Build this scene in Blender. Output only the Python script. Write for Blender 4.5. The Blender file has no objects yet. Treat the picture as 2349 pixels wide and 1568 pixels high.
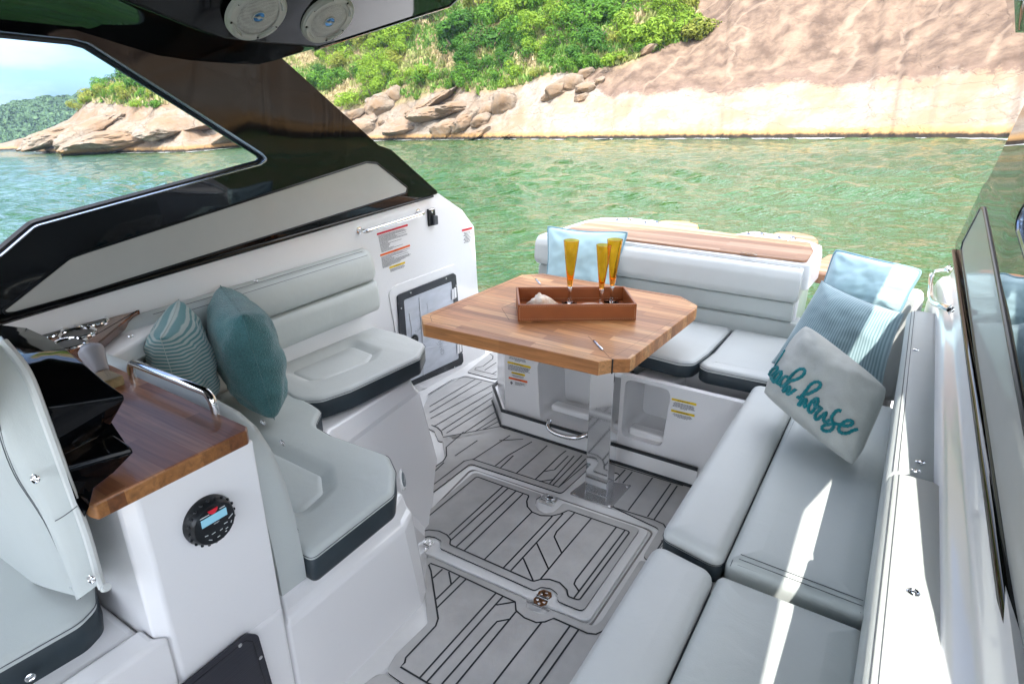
import bpy, bmesh, math, random
from mathutils import Vector, Matrix, noise
from mathutils.geometry import tessellate_polygon
R = math.radians
rnd = random.Random(7)
scn = bpy.context.scene
COL = scn.collection

# ------------------------------------------------------------------ camera, sky, sun, exposure
CAM = Vector((0, 0, 1.56)); PITCH = R(21.66); YAW = R(32.4)
FPX, CX, CY = 1428.0, 1174.5, 784.0                  # calibrated on a 2349 x 1568 picture
cd = bpy.data.cameras.new("camera"); cam = bpy.data.objects.new("camera", cd); COL.objects.link(cam)
cd.sensor_width = 36.0; cd.lens = 36.0 * FPX / 2349.0; cd.clip_start = 0.02; cd.clip_end = 5000
FW = Vector((-math.sin(YAW)*math.cos(PITCH), math.cos(YAW)*math.cos(PITCH), -math.sin(PITCH)))
RT = Vector((math.cos(YAW), math.sin(YAW), 0)); UP = RT.cross(FW)
cam.matrix_world = Matrix(((RT.x, UP.x, -FW.x, CAM.x), (RT.y, UP.y, -FW.y, CAM.y), (RT.z, UP.z, -FW.z, CAM.z), (0, 0, 0, 1)))
scn.camera = cam
scn.render.resolution_x = 1024; scn.render.resolution_y = 683
scn.view_settings.view_transform = 'Standard'; scn.view_settings.look = 'None'
scn.view_settings.exposure = 2.25; scn.view_settings.gamma = 1.0

SUN_EL, SUN_AZ = R(61), R(150)                        # azimuth measured clockwise from +Y
sd = Vector((math.sin(SUN_AZ)*math.cos(SUN_EL), math.cos(SUN_AZ)*math.cos(SUN_EL), math.sin(SUN_EL)))
sl = bpy.data.lights.new("sun", 'SUN'); sl.energy = 2.0; sl.angle = R(0.5); sl.color = (1.0, 0.955, 0.88)
so = bpy.data.objects.new("sun", sl); COL.objects.link(so)
so.rotation_euler = sd.to_track_quat('Z', 'Y').to_euler(); so.location = (0, 0, 30)

w = bpy.data.worlds.new("World"); scn.world = w; w.use_nodes = True
nt = w.node_tree; nt.nodes.clear()
wo = nt.nodes.new('ShaderNodeOutputWorld'); bg = nt.nodes.new('ShaderNodeBackground'); sky = nt.nodes.new('ShaderNodeTexSky')
sky.sky_type = 'NISHITA'; sky.sun_disc = False; sky.sun_elevation = SUN_EL; sky.sun_rotation = SUN_AZ
sky.air_density = 1.0; sky.dust_density = 1.0; sky.ozone_density = 1.0
tc = nt.nodes.new('ShaderNodeTexCoord'); mp = nt.nodes.new('ShaderNodeMapping'); mp.inputs['Scale'].default_value = (1.2, 1.2, 5.0)
ns = nt.nodes.new('ShaderNodeTexNoise'); ns.inputs['Scale'].default_value = 2.2; ns.inputs['Detail'].default_value = 7; ns.inputs['Roughness'].default_value = .55
cr = nt.nodes.new('ShaderNodeValToRGB'); cr.color_ramp.elements[0].position = .36; cr.color_ramp.elements[1].position = .60
mx = nt.nodes.new('ShaderNodeMixRGB'); mx.inputs['Color2'].default_value = (11.5, 11.4, 11.2, 1)
ml = nt.nodes.new('ShaderNodeMath'); ml.operation = 'MULTIPLY'; ml.inputs[1].default_value = .75
L = nt.links.new
L(tc.outputs['Generated'], mp.inputs['Vector']); L(mp.outputs['Vector'], ns.inputs['Vector']); L(ns.outputs['Fac'], cr.inputs['Fac'])
L(cr.outputs['Color'], ml.inputs[0]); L(ml.outputs[0], mx.inputs['Fac']); L(sky.outputs['Color'], mx.inputs['Color1'])
L(mx.outputs['Color'], bg.inputs['Color']); L(bg.outputs['Background'], wo.inputs['Surface'])
bg.inputs['Strength'].default_value = 0.15
# clear sky patch low over the headland; added cloud elsewhere brightened to fill shade
dp = nt.nodes.new('ShaderNodeVectorMath'); dp.operation = 'DOT_PRODUCT'
cdir = Vector((-math.sin(YAW+R(42)), math.cos(YAW+R(42)), .30)).normalized(); dp.inputs[1].default_value = cdir
nv = nt.nodes.new('ShaderNodeVectorMath'); nv.operation = 'NORMALIZE'; L(tc.outputs['Generated'], nv.inputs[0]); L(nv.outputs[0], dp.inputs[0])
clr = nt.nodes.new('ShaderNodeMapRange'); clr.interpolation_type = 'SMOOTHSTEP'; clr.inputs['From Min'].default_value = .62; clr.inputs['From Max'].default_value = .90; L(dp.outputs['Value'], clr.inputs['Value'])
inv = nt.nodes.new('ShaderNodeMath'); inv.operation = 'MULTIPLY_ADD'; inv.inputs[1].default_value = -.86; inv.inputs[2].default_value = 1; L(clr.outputs['Result'], inv.inputs[0])
m2 = nt.nodes.new('ShaderNodeMath'); m2.operation = 'MULTIPLY'; L(ml.outputs[0], m2.inputs[0]); L(inv.outputs[0], m2.inputs[1]); L(m2.outputs[0], mx.inputs['Fac'])
tnt = nt.nodes.new('ShaderNodeMixRGB'); tnt.blend_type = 'MULTIPLY'; L(clr.outputs['Result'], tnt.inputs['Fac']); tnt.inputs['Color2'].default_value = (.10, .21, .37, 1); L(sky.outputs['Color'], tnt.inputs['Color1']); L(tnt.outputs['Color'], mx.inputs['Color1'])

# ------------------------------------------------------------------ measuring helpers (picture point -> place in the boat)
def ray(x, y): return (FW*FPX + RT*(x-CX) - UP*(y-CY)).normalized()
def pz(x, y, z): d = ray(x, y); return CAM + d*((z-CAM.z)/d.z)
def px(x, y, X): d = ray(x, y); return CAM + d*(X/d.x)
def py(x, y, Y): d = ray(x, y); return CAM + d*(Y/d.y)
def ppl(x, y, p0, n): d = ray(x, y); n = Vector(n); return CAM + d*((Vector(p0)-CAM).dot(n)/d.dot(n))
def proj(p):
    q = Vector(p)-CAM; z = q.dot(FW); return (CX+FPX*q.dot(RT)/z, CY-FPX*q.dot(UP)/z)
def T(i, j, u, v): return (783.4*i+u*.3335, 522.4*j+v*.3335)     # measuring tile -> picture

# ------------------------------------------------------------------ object helpers
def tag(o, label=None, cat=None, group=None, kind=None):
    if label: o['label'] = label
    if cat: o['category'] = cat
    if group: o['group'] = group
    if kind: o['kind'] = kind
    return o
def empty(name, loc=(0, 0, 0), rz=0, **k):
    o = bpy.data.objects.new(name, None); COL.objects.link(o); o.location = loc; o.rotation_euler.z = rz
    o.empty_display_size = .1
    return tag(o, **k)
def link(name, me, mats, parent=None, **k):
    if not isinstance(mats, (list, tuple)): mats = [mats]
    for m in mats: me.materials.append(m)
    o = bpy.data.objects.new(name, me); COL.objects.link(o)
    if parent:
        o.parent = parent
        bpy.context.view_layer.update()
        mw = parent.matrix_world.copy(); o.matrix_parent_inverse = mw.inverted()
    return tag(o, **k)
class MB:
    def __init__(s): s.v = []; s.f = []; s.m = []; s.sm = []
    def add(s, vs, fs, mi=0, sm=False):
        b = len(s.v); s.v += [tuple(p) for p in vs]
        for f in fs: s.f.append([b+i for i in f]); s.m.append(mi); s.sm.append(sm)
    def box(s, c, d, M=None, mi=0):
        vs = []
        for z in (-1, 1):
            for y in (-1, 1):
                for x in (-1, 1):
                    p = Vector((x*d[0]/2, y*d[1]/2, z*d[2]/2))
                    if M: p = M @ p
                    vs.append(p + Vector(c))
        s.add(vs, [(0, 2, 3, 1), (4, 5, 7, 6), (0, 1, 5, 4), (2, 6, 7, 3), (0, 4, 6, 2), (1, 3, 7, 5)], mi)
    def prism(s, loop, ext, mi=0, caps=True, mi_side=None):
        n = len(loop); ext = Vector(ext); a = [Vector(p) for p in loop]; b = [p+ext for p in a]
        nn = newell(a)
        if nn.dot(ext) > 0: a.reverse(); b.reverse()
        base = len(s.v); s.v += [tuple(p) for p in a+b]
        if caps: s.f.append([base+i for i in range(n)]); s.m.append(mi); s.sm.append(False)
        if caps: s.f.append([base+n+i for i in reversed(range(n))]); s.m.append(mi); s.sm.append(False)
        for i in range(n):
            j = (i+1) % n
            s.f.append([base+j, base+i, base+n+i, base+n+j]); s.m.append(mi if mi_side is None else mi_side); s.sm.append(False)
    def rings(s, rs, cap0=True, cap1=True, mi=0, closed=True, mis=None):
        n = len(rs[0]); base = len(s.v)
        for r in rs: s.v += [tuple(p) for p in r]
        for k in range(len(rs)-1):
            m = mis[k] if mis else mi
            for i in range(n if closed else n-1):
                j = (i+1) % n
                s.f.append([base+k*n+i, base+k*n+j, base+(k+1)*n+j, base+(k+1)*n+i]); s.m.append(m); s.sm.append(True)
        if cap0: s.f.append([base+i for i in reversed(range(n))]); s.m.append(mis[0] if mis else mi); s.sm.append(True)
        if cap1: s.f.append([base+(len(rs)-1)*n+i for i in range(n)]); s.m.append(mis[-1] if mis else mi); s.sm.append(True)
    def tube(s, path, r, seg=10, mi=0, closed=False, caps=True):
        P = [Vector(p) for p in path]; n = len(P); rs = []; rr = r if isinstance(r, (list, tuple)) else [r]*n
        tprev = None; nv = None
        for i in range(n):
            if closed: t = (P[(i+1) % n]-P[i-1]).normalized()
            else: t = (P[min(i+1, n-1)]-P[max(i-1, 0)]).normalized()
            if nv is None:
                nv = t.orthogonal().normalized()
            else:
                nv = (nv - t*nv.dot(t)); nv = nv.normalized() if nv.length > 1e-6 else t.orthogonal().normalized()
            bn = t.cross(nv)
            rs.append([P[i]+(nv*math.cos(2*math.pi*k/seg)+bn*math.sin(2*math.pi*k/seg))*rr[i] for k in range(seg)])
        if closed: rs.append(rs[0]); caps = False
        s.rings(rs, caps, caps, mi)
    def lathe(s, prof, o=(0, 0, 0), ax=(0, 0, 1), seg=32, mi=0, cap0=True, cap1=True, mis=None):
        ax = Vector(ax).normalized(); u = ax.orthogonal().normalized(); v = ax.cross(u); o = Vector(o)
        rs = [[o+ax*h+(u*math.cos(2*math.pi*k/seg)+v*math.sin(2*math.pi*k/seg))*r for k in range(seg)] for r, h in prof]
        s.rings(rs, cap0, cap1, mi, mis=mis)
    def build(s, name, mats, parent=None, bevel=0, seg=2, sharp=38, recalc=False, **k):
        me = bpy.data.meshes.new(name); me.from_pydata(s.v, [], s.f)
        for p, m, q in zip(me.polygons, s.m, s.sm): p.material_index = m; p.use_smooth = q
        if recalc:
            bm = bmesh.new(); bm.from_mesh(me); bmesh.ops.remove_doubles(bm, verts=bm.verts, dist=1e-5)
            bmesh.ops.recalc_face_normals(bm, faces=bm.faces); bm.to_mesh(me); bm.free()
        if bevel:
            for p in me.polygons: p.use_smooth = True
        if any(s.sm) or bevel: me.set_sharp_from_angle(angle=R(sharp))
        o = link(name, me, mats, parent, **k)
        if bevel:
            b = o.modifiers.new("bevel", 'BEVEL'); b.width = bevel; b.segments = seg; b.limit_method = 'ANGLE'; b.angle_limit = R(30)
            b.harden_normals = False
        return o
def newell(a):
    n = Vector((0, 0, 0))
    for i in range(len(a)):
        p, q = a[i], a[(i+1) % len(a)]
        n += Vector(((p.y-q.y)*(p.z+q.z), (p.z-q.z)*(p.x+q.x), (p.x-q.x)*(p.y+q.y)))
    return n
def rounded(poly, r, n=6):
    """round the corners of a 2D/3D polygon; r a number or one per corner"""
    P = [Vector(p) for p in poly]; out = []; N = len(P)
    rr = r if isinstance(r, (list, tuple)) else [r]*N
    for i in range(N):
        a, b, c = P[i-1], P[i], P[(i+1) % N]; d1 = a-b; d2 = c-b
        if rr[i] <= 0: out.append(b); continue
        l1, l2 = d1.length, d2.length; d1.normalize(); d2.normalize()
        ang = d1.angle(d2)
        t = min(rr[i]/max(math.tan(ang/2), .05), l1*.48, l2*.48)
        p, q = b+d1*t, b+d2*t
        for k in range(n+1):
            f = k/n; out.append(p.lerp(b, f).lerp(b.lerp(q, f), f))
    return out
def ccw(p):
    a = sum(p[i][0]*p[(i+1) % len(p)][1]-p[(i+1) % len(p)][0]*p[i][1] for i in range(len(p)))
    return p if a > 0 else list(reversed(p))
def offset(p, d):
    """move a closed ccw 2D outline inwards by d"""
    n = len(p); out = []
    for i in range(n):
        a, b, c = Vector(p[i-1][:2]), Vector(p[i][:2]), Vector(p[(i+1) % n][:2])
        e1 = (b-a); e2 = (c-b)
        if e1.length < 1e-7: e1 = e2
        if e2.length < 1e-7: e2 = e1
        e1.normalize(); e2.normalize()
        nv = Vector((-(e1.y+e2.y), e1.x+e2.x))
        if nv.length < 1e-6: nv = Vector((-e1.y, e1.x))
        nv.normalize(); k = max(nv.dot(Vector((-e1.y, e1.x))), .5)
        out.append(b+nv*(d/k))
    return out
def spline(pts, n=8, closed=False):
    P = [Vector(p) for p in pts]; N = len(P); out = []
    for i in range(N if closed else N-1):
        p0, p1, p2, p3 = (P[(i-1) % N], P[i], P[(i+1) % N], P[(i+2) % N]) if closed else (P[max(i-1, 0)], P[i], P[i+1], P[min(i+2, N-1)])
        for k in range(n):
            t = k/n
            out.append(.5*((2*p1)+(p2-p0)*t+(2*p0-5*p1+4*p2-p3)*t*t+(3*p1-p0-3*p2+p3)*t**3))
    if not closed: out.append(P[-1])
    return out
def frame(o, u, n):
    """matrix with origin o, local x along u, local z along n"""
    n = Vector(n).normalized(); u = Vector(u); u = (u-n*u.dot(n)).normalized(); v = n.cross(u)
    return Matrix(((u.x, v.x, n.x, o[0]), (u.y, v.y, n.y, o[1]), (u.z, v.z, n.z, o[2]), (0, 0, 0, 1)))
def text_mesh(txt, size, ext=0.0, align='CENTER'):
    c = bpy.data.curves.new("t", 'FONT'); c.body = txt; c.size = size; c.extrude = ext; c.align_x = align; c.align_y = 'CENTER'
    c.resolution_u = 3
    o = bpy.data.objects.new("t", c); COL.objects.link(o); bpy.context.view_layer.update()
    me = bpy.data.meshes.new_from_object(o.evaluated_get(bpy.context.evaluated_depsgraph_get()))
    bpy.data.objects.remove(o); vs = [v.co.copy() for v in me.vertices]; fs = [list(p.vertices) for p in me.polygons]
    bpy.data.meshes.remove(me); return vs, fs

# ------------------------------------------------------------------ materials
MATS = {}
def mat(name, col, rough=.5, metal=0, spec=.5, coat=0, bump=0, bscale=200, bdetail=2, var=0, vscale=3, col2=None, stretch=None, rvar=0, trans=0, ior=1.45, sub=0, emit=None, coords='Object', bdist=.002, sheen=0, wave=None):
    m = bpy.data.materials.new(name); m.use_nodes = True; t = m.node_tree; b = t.nodes['Principled BSDF']
    I = b.inputs; I['Base Color'].default_value = (*col, 1); I['Roughness'].default_value = rough; I['Metallic'].default_value = metal
    I['Specular IOR Level'].default_value = spec; I['Coat Weight'].default_value = coat; I['Coat Roughness'].default_value = .04
    I['Transmission Weight'].default_value = trans; I['IOR'].default_value = ior
    if sheen: I['Sheen Weight'].default_value = sheen; I['Sheen Roughness'].default_value = .5
    if sub: I['Subsurface Weight'].default_value = sub; I['Subsurface Radius'].default_value = (.02, .01, .01); I['Subsurface Scale'].default_value = .05
    if emit: I['Emission Color'].default_value = (*emit[:3], 1); I['Emission Strength'].default_value = emit[3]
    N = t.nodes.new; K = t.links.new
    co = N('ShaderNodeTexCoord'); src = co.outputs[coords]
    if stretch:
        mpn = N('ShaderNodeMapping'); mpn.inputs['Scale'].default_value = stretch; K(src, mpn.inputs['Vector']); src = mpn.outputs['Vector']
    if var or col2:
        n1 = N('ShaderNodeTexNoise'); n1.inputs['Scale'].default_value = vscale; n1.inputs['Detail'].default_value = 6; n1.inputs['Roughness'].default_value = .6
        K(src, n1.inputs['Vector'])
        r = N('ShaderNodeValToRGB'); K(n1.outputs['Fac'], r.inputs['Fac']); r.color_ramp.elements[0].position = .35; r.color_ramp.elements[1].position = .65
        c2 = col2 or tuple(min(1, c*(1+var)) for c in col); c1 = col if col2 else tuple(c*(1-var) for c in col)
        r.color_ramp.elements[0].color = (*c1, 1); r.color_ramp.elements[1].color = (*c2, 1)
        K(r.outputs['Color'], I['Base Color'])
        if rvar:
            mm = N('ShaderNodeMapRange'); mm.inputs['To Min'].default_value = max(0, rough-rvar); mm.inputs['To Max'].default_value = rough+rvar
            K(n1.outputs['Fac'], mm.inputs['Value']); K(mm.outputs['Result'], I['Roughness'])
    if bump:
        n2 = N('ShaderNodeTexNoise'); n2.inputs['Scale'].default_value = bscale; n2.inputs['Detail'].default_value = bdetail
        K(src, n2.inputs['Vector']); bp = N('ShaderNodeBump'); bp.inputs['Strength'].default_value = bump; bp.inputs['Distance'].default_value = bdist
        K(n2.outputs['Fac'], bp.inputs['Height']); K(bp.outputs['Normal'], I['Normal'])
        if wave:
            n3 = N('ShaderNodeTexNoise'); n3.inputs['Scale'].default_value = wave[0]; n3.inputs['Detail'].default_value = 3; n3.inputs['Distortion'].default_value = .8
            K(src, n3.inputs['Vector']); b3 = N('ShaderNodeBump'); b3.inputs['Strength'].default_value = 1; b3.inputs['Distance'].default_value = wave[1]
            K(n3.outputs['Fac'], b3.inputs['Height']); K(b3.outputs['Normal'], bp.inputs['Normal'])
    MATS[name] = m; return m
def nodes(m): return m.node_tree, m.node_tree.nodes.new, m.node_tree.links.new, m.node_tree.nodes['Principled BSDF'].inputs
# ------------------------------------------------------------------ sea and land
HY0, HK = 317.0, -0.0475                              # horizon of the sea in the picture (the boat heels a little)
CAMH = 2.35
_r1 = ray(0, HY0); _r2 = ray(2150, HY0+HK*2150)
SN = _r2.cross(_r1).normalized()
if SN.z < 0: SN = -SN
SO = CAM - SN*CAMH
SX = (RT - SN*RT.dot(SN)).normalized(); SY = SN.cross(SX)   # SY = away from the camera along the heading
def sea_pt(a, r, h):                                  # a: bearing to the right of the heading, degrees
    return SO + (SY*math.cos(R(a)) + SX*math.sin(R(a)))*r + SN*h
def on_sea(x, y):
    d = ray(x, y); t = -(CAM-SO).dot(SN)/d.dot(SN); q = CAM+d*t-SO
    return math.degrees(math.atan2(q.dot(SX), q.dot(SY))), math.hypot(q.dot(SX), q.dot(SY))
def bearing(x, y):
    d = ray(x, y); return math.degrees(math.atan2(d.dot(SX), d.dot(SY))), d.dot(SN)/math.hypot(d.dot(SX), d.dot(SY))
def interp(tab, x):
    if x <= tab[0][0]: return tab[0][1]
    for (x0, y0), (x1, y1) in zip(tab, tab[1:]):
        if x <= x1: t = (x-x0)/(x1-x0); t = t*t*(3-2*t)*.35+t*.65; return y0+(y1-y0)*t
    return tab[-1][1]
def fbm(x, y, z=0, o=4, f=1.0):
    return noise.fractal(Vector((x*f, y*f, z)), 1.0, 2.0, o)
# shoreline: bearing -> distance
SH = [on_sea(x, y) for x, y in ((28, 344), (110, 352), (250, 352), (430, 349), (600, 334), (760, 326), (900, 322), (1000, 321), (1130, 320), (1300, 320), (1500, 319), (1800, 318), (2300, 318))]
SH = [(SH[0][0]-9, SH[0][1]+3)] + SH + [(50, 26), (62, 22), (80, 24), (105, 40), (135, 75), (150, 140)]
def shore(a): return interp(SH, a) + .45*noise.noise(Vector((a*1.7, 3, 1))) + .2*noise.noise(Vector((a*6, 9, 1)))
# highest ground by bearing (metres above the sea), from the skyline of the headland
def hh(x, y, r): a, t = bearing(x, y); return (a, CAMH + t*r)
CAP = [(SH[0][0], -4), hh(8, 348, 85), hh(55, 318, 88), hh(110, 285, 92), hh(150, 262, 95), hh(195, 205, 98), hh(240, 165, 100), hh(310, 120, 104), hh(450, 40, 110), (-18, 42), (0, 60), (40, 60), (90, 55), (120, 20), (150, -6)]
def cap(a): return interp(CAP, a)
SLOPE = [(-40, .26), (-30, .32), (-24, .36), (-16, .55), (-8, .62), (0, .66), (8, .62), (16, .55), (25, .62), (38, .7), (60, .75), (90, .7), (120, .6)]
def terr(a, r):
    d = r - shore(a)
    if d < -3: return -3
    k = r*.0175*a
    x, y = r*math.sin(R(a)), r*math.cos(R(a))
    s = interp(SLOPE, a)
    e = min(1.0, max(0, d)/6)
    big = fbm(x, y, 1, 3, .045)*2.6*min(1, max(0, d)/14)
    rocky = max(0.0, 1-abs(a+6)/9.0)                  # jumbled ledges in the middle of the picture
    rocky = max(rocky, max(0, 1-abs(a+27)/10))
    st = (x*.55+y*.25)                                # strata dip towards the left
    led = (abs(((st+fbm(x, y, 3, 2, .3)*.8) % 1.7)-.85)-.42)*.75*rocky*min(1, max(0, d)/1.5)
    fine = fbm(x, y, 7, 4, .35)*.42*(.35+rocky)+fbm(x, y, 11, 3, 1.3)*.09*(.5+rocky*2)
    base = d*1.1 if d < .55 else .6 + (d-.55)*s*(.72+.28*e)
    if a > 8: base += -min(1, max(0, d-3)/8)*1.0*min(1, (a-8)/10) + max(0, d-11)*.12*min(1, (a-8)/10)   # the big slab: lip and steeper upper face
    sl_ = 1-.65*min(1, max(0, a-4)/6)
    h = base + (big*(.4+.6*sl_) + led*1.3 + fine*sl_)*e*1.0
    c = cap(a)
    if h > c-2: h = c-2+2*math.tanh((h-c+2)/3)
    if d > 55: h -= (d-55)*.05
    return h
def hit(x, y, rmax=150):
    a, t = bearing(x, y); r = shore(a)-1
    while r < rmax:
        if CAMH+t*r < terr(a, r): return a, r
        r += .25
    return None

# rock of the shore: pale washed band, dark tide line, brown streaked upper slab, soil under the bushes
def rock_mat(name='granite', dk=1.0):
    m = mat(name, (.4, .3, .22), .85, spec=.25); t, N, K, I = nodes(m)
    co = N('ShaderNodeTexCoord'); at = N('ShaderNodeAttribute'); at.attribute_name = 'hgt'; sp = N('ShaderNodeSeparateColor'); K(at.outputs['Color'], sp.inputs[0])
    def nz(s, d=6, ro=.6, st=None):
        n = N('ShaderNodeTexNoise'); n.inputs['Scale'].default_value = s; n.inputs['Detail'].default_value = d; n.inputs['Roughness'].default_value = ro
        if st:
            q = N('ShaderNodeMapping'); q.inputs['Scale'].default_value = st; K(co.outputs['Object'], q.inputs['Vector']); K(q.outputs['Vector'], n.inputs['Vector'])
        else: K(co.outputs['Object'], n.inputs['Vector'])
        return n
    def mixc(f, a, b, bt='MIX'):
        q = N('ShaderNodeMixRGB'); q.blend_type = bt
        if isinstance(f, float): q.inputs[0].default_value = f
        else: K(f, q.inputs[0])
        for i, c in ((1, a), (2, b)):
            if isinstance(c, tuple): q.inputs[i].default_value = (*c, 1)
            else: K(c, q.inputs[i])
        return q.outputs[0]
    def ramp(src, p0, p1, c0=(0, 0, 0), c1=(1, 1, 1)):
        q = N('ShaderNodeValToRGB'); K(src, q.inputs[0]); q.color_ramp.elements[0].position = p0; q.color_ramp.elements[1].position = p1
        q.color_ramp.elements[0].color = (*c0, 1); q.color_ramp.elements[1].color = (*c1, 1); return q.outputs[0]
    def mth(op, a, b):
        q = N('ShaderNodeMath'); q.operation = op
        for i, c in ((0, a), (1, b)):
            if isinstance(c, (int, float)): q.inputs[i].default_value = c
            else: K(c, q.inputs[i])
        return q.outputs[0]
    n1 = nz(.35); n2 = nz(2.2, 8, .7); n3 = nz(.75, 6, .6, (.9, .9, .09))
    pale = mixc(ramp(n2.outputs[0], .3, .7), (.15, .12, .095), (.32, .28, .235))
    pale = mixc(ramp(n1.outputs[0], .4, .62), pale, (.23, .155, .10))
    brown = mixc(ramp(n3.outputs[0], .36, .68), (.085, .056, .040), (.215, .150, .105))
    w1 = N('ShaderNodeTexWave'); w1.inputs['Scale'].default_value = .06; w1.inputs['Distortion'].default_value = 22; w1.inputs['Detail'].default_value = 4; w1.inputs['Detail Scale'].default_value = .9
    K(co.outputs['Object'], w1.inputs['Vector'])
    streak = ramp(w1.outputs['Fac'], .96, 1.0)
    brown = mixc(mth('MULTIPLY', streak, .35), brown, (.30, .22, .16))
    # G = brown mask from the mesh
    bm_ = mth('ADD', sp.outputs[1], mth('MULTIPLY', mth('SUBTRACT', n2.outputs[0], .5), .9))
    col = mixc(ramp(bm_, .42, .58), pale, brown)
    band = mth('MULTIPLY', mth('MULTIPLY', ramp(bm_, .40, .50), mth('SUBTRACT', 1.0, ramp(bm_, .58, .85))), ramp(n3.outputs[0], .3, .6))
    col = mixc(mth('MULTIPLY', band, .75), col, (.12, .078, .06))
    soil = mixc(ramp(n2.outputs[0], .35, .65), (.13, .12, .05), (.34, .26, .15))
    sm = mth('ADD', sp.outputs[2], mth('MULTIPLY', mth('SUBTRACT', n1.outputs[0], .5), .5))
    col = mixc(ramp(sm, .45, .6), col, soil)
    # R = height above the water /10
    hn = mth('ADD', sp.outputs[0], mth('MULTIPLY', mth('SUBTRACT', n2.outputs[0], .5), .05))
    col = mixc(ramp(hn, .045, .075), (.34, .2, .085), col)
    col = mixc(ramp(hn, .02, .038), (.022, .017, .013), col)
    v = N('ShaderNodeTexVoronoi'); v.feature = 'DISTANCE_TO_EDGE'; v.inputs['Scale'].default_value = .33
    q = N('ShaderNodeMapping'); q.inputs['Scale'].default_value = (.5, .8, 2.2); q.inputs['Rotation'].default_value = (0, .4, .5)
    n4 = nz(1.2, 3); K(mixc(.85, co.outputs['Object'], n4.outputs['Color'], 'ADD'), q.inputs['Vector']); K(q.outputs['Vector'], v.inputs['Vector'])
    crack = ramp(v.outputs['Distance'], 0, .022)
    cm = ramp(n1.outputs[0], .45, .6)
    col = mixc(mth('MULTIPLY', mth('MULTIPLY', mth('SUBTRACT', 1.0, crack), mth('ADD', mth('MULTIPLY', at.outputs['Alpha'], .5), .22)), mth('SUBTRACT', 1.15, cm)), col, (.10, .07, .05))
    col = mixc(at.outputs['Alpha'], col, mixc(1.0, col, (.74, .72, .68), 'MULTIPLY'))
    K(col, I['Base Color'])
    bp = N('ShaderNodeBump'); bp.inputs['Strength'].default_value = .7; bp.inputs['Distance'].default_value = .13
    K(mth('ADD', mth('MULTIPLY', n2.outputs[0], mth('ADD', mth('MULTIPLY', at.outputs['Alpha'], .75), .3)), mth('MULTIPLY', crack, .35)), bp.inputs['Height']); K(bp.outputs[0], I['Normal'])
    return m
M_rock = rock_mat(); M_head = M_rock

def land(name, a0, a1, na, rfun, nr, hfun, mats, colfun):
    vs, fs, cs = [], [], []
    for i in range(na+1):
        a = a0+(a1-a0)*i/na; r0, r1 = rfun(a)
        for j in range(nr+1):
            t = j/nr; r = r0+(r1-r0)*(t**1.6); h = hfun(a, r)
            vs.append(sea_pt(a, r, h)); cs.append(colfun(a, r, h))
    for i in range(na):
        for j in range(nr):
            q = i*(nr+1)+j; fs.append((q, q+nr+1, q+nr+2, q+1))
    me = bpy.data.meshes.new(name); me.from_pydata([tuple(v) for v in vs], [], fs)
    ca = me.color_attributes.new('hgt', 'FLOAT_COLOR', 'POINT')
    for k, c in enumerate(cs): ca.data[k].color = c
    for p in me.polygons: p.use_smooth = True
    return link(name, me, mats, kind='structure')
# lower edge of the bushes in the picture, as height above the sea by bearing
def _veg(x, y):
    q = hit(x, y); a, t = bearing(x, y)
    return (a, (terr(*q) if q else 99))
VEG = [_veg(x, y) for x, y in ((60, 318), (150, 262), (215, 232), (300, 238), (395, 232), (520, 230), (640, 200), (720, 240), (800, 255), (880, 245), (960, 236), (1020, 205), (1110, 212), (1200, 200), (1260, 175), (1330, 168), (1440, 150), (1530, 108))]
_a16 = bearing(1625, 60)[0]
VEG += [(_a16, 60), (55, 60), (62, 7), (110, 6)]
def vegh(a): return interp(VEG, a)
def landcol(a, r, h):
    s = 1/(1+math.exp(-(h-vegh(a))*1.2))
    d = r-shore(a); x, y = r*math.sin(R(a)), r*math.cos(R(a))
    edge = 3.5 + .8*fbm(a*.25, 3, 1, 3) - (.0 if a > 8 else (8-a)*-1.2)
    b = 1/(1+math.exp(-(h-edge)*1.6)) if a > 2 else .1
    return (h/10, b, s if a < _a16+1 or a > 58 else 0, .85*min(1, max(0, (2.5-a)/6)))
hill = land('hillside', SH[0][0], 150, 760, lambda a: (shore(a)-1.5, shore(a)+75), 230, terr, M_rock, landcol)

# far wooded hill
FAR = [(-75, 14), (-60, 24), hh(-150, 262, 520), hh(0, 249, 520), hh(60, 232, 520), hh(110, 224, 520), hh(150, 226, 520), hh(260, 190, 520), (-15, 60), (0, 30)]
M_far = mat('far_wood', (.022, .05, .028), .9, col2=(.07, .12, .06), vscale=.12, bump=1, bscale=.35, bdetail=6, bdist=4, spec=.1)
def farh(a, r):
    t = min(1, max(0, (r-470)/60)); return -1+(interp(FAR, a)+1)*math.sin(t*math.pi/2)**.9*(1) + fbm(a*2.2, r*.05, 5, 5)*2.2*min(1, t*3)
far = land('far_hill', -78, 0, 420, lambda a: (468, 560), 60, farh, M_far, lambda a, r, h: (0, 0, 0, 1))

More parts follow.
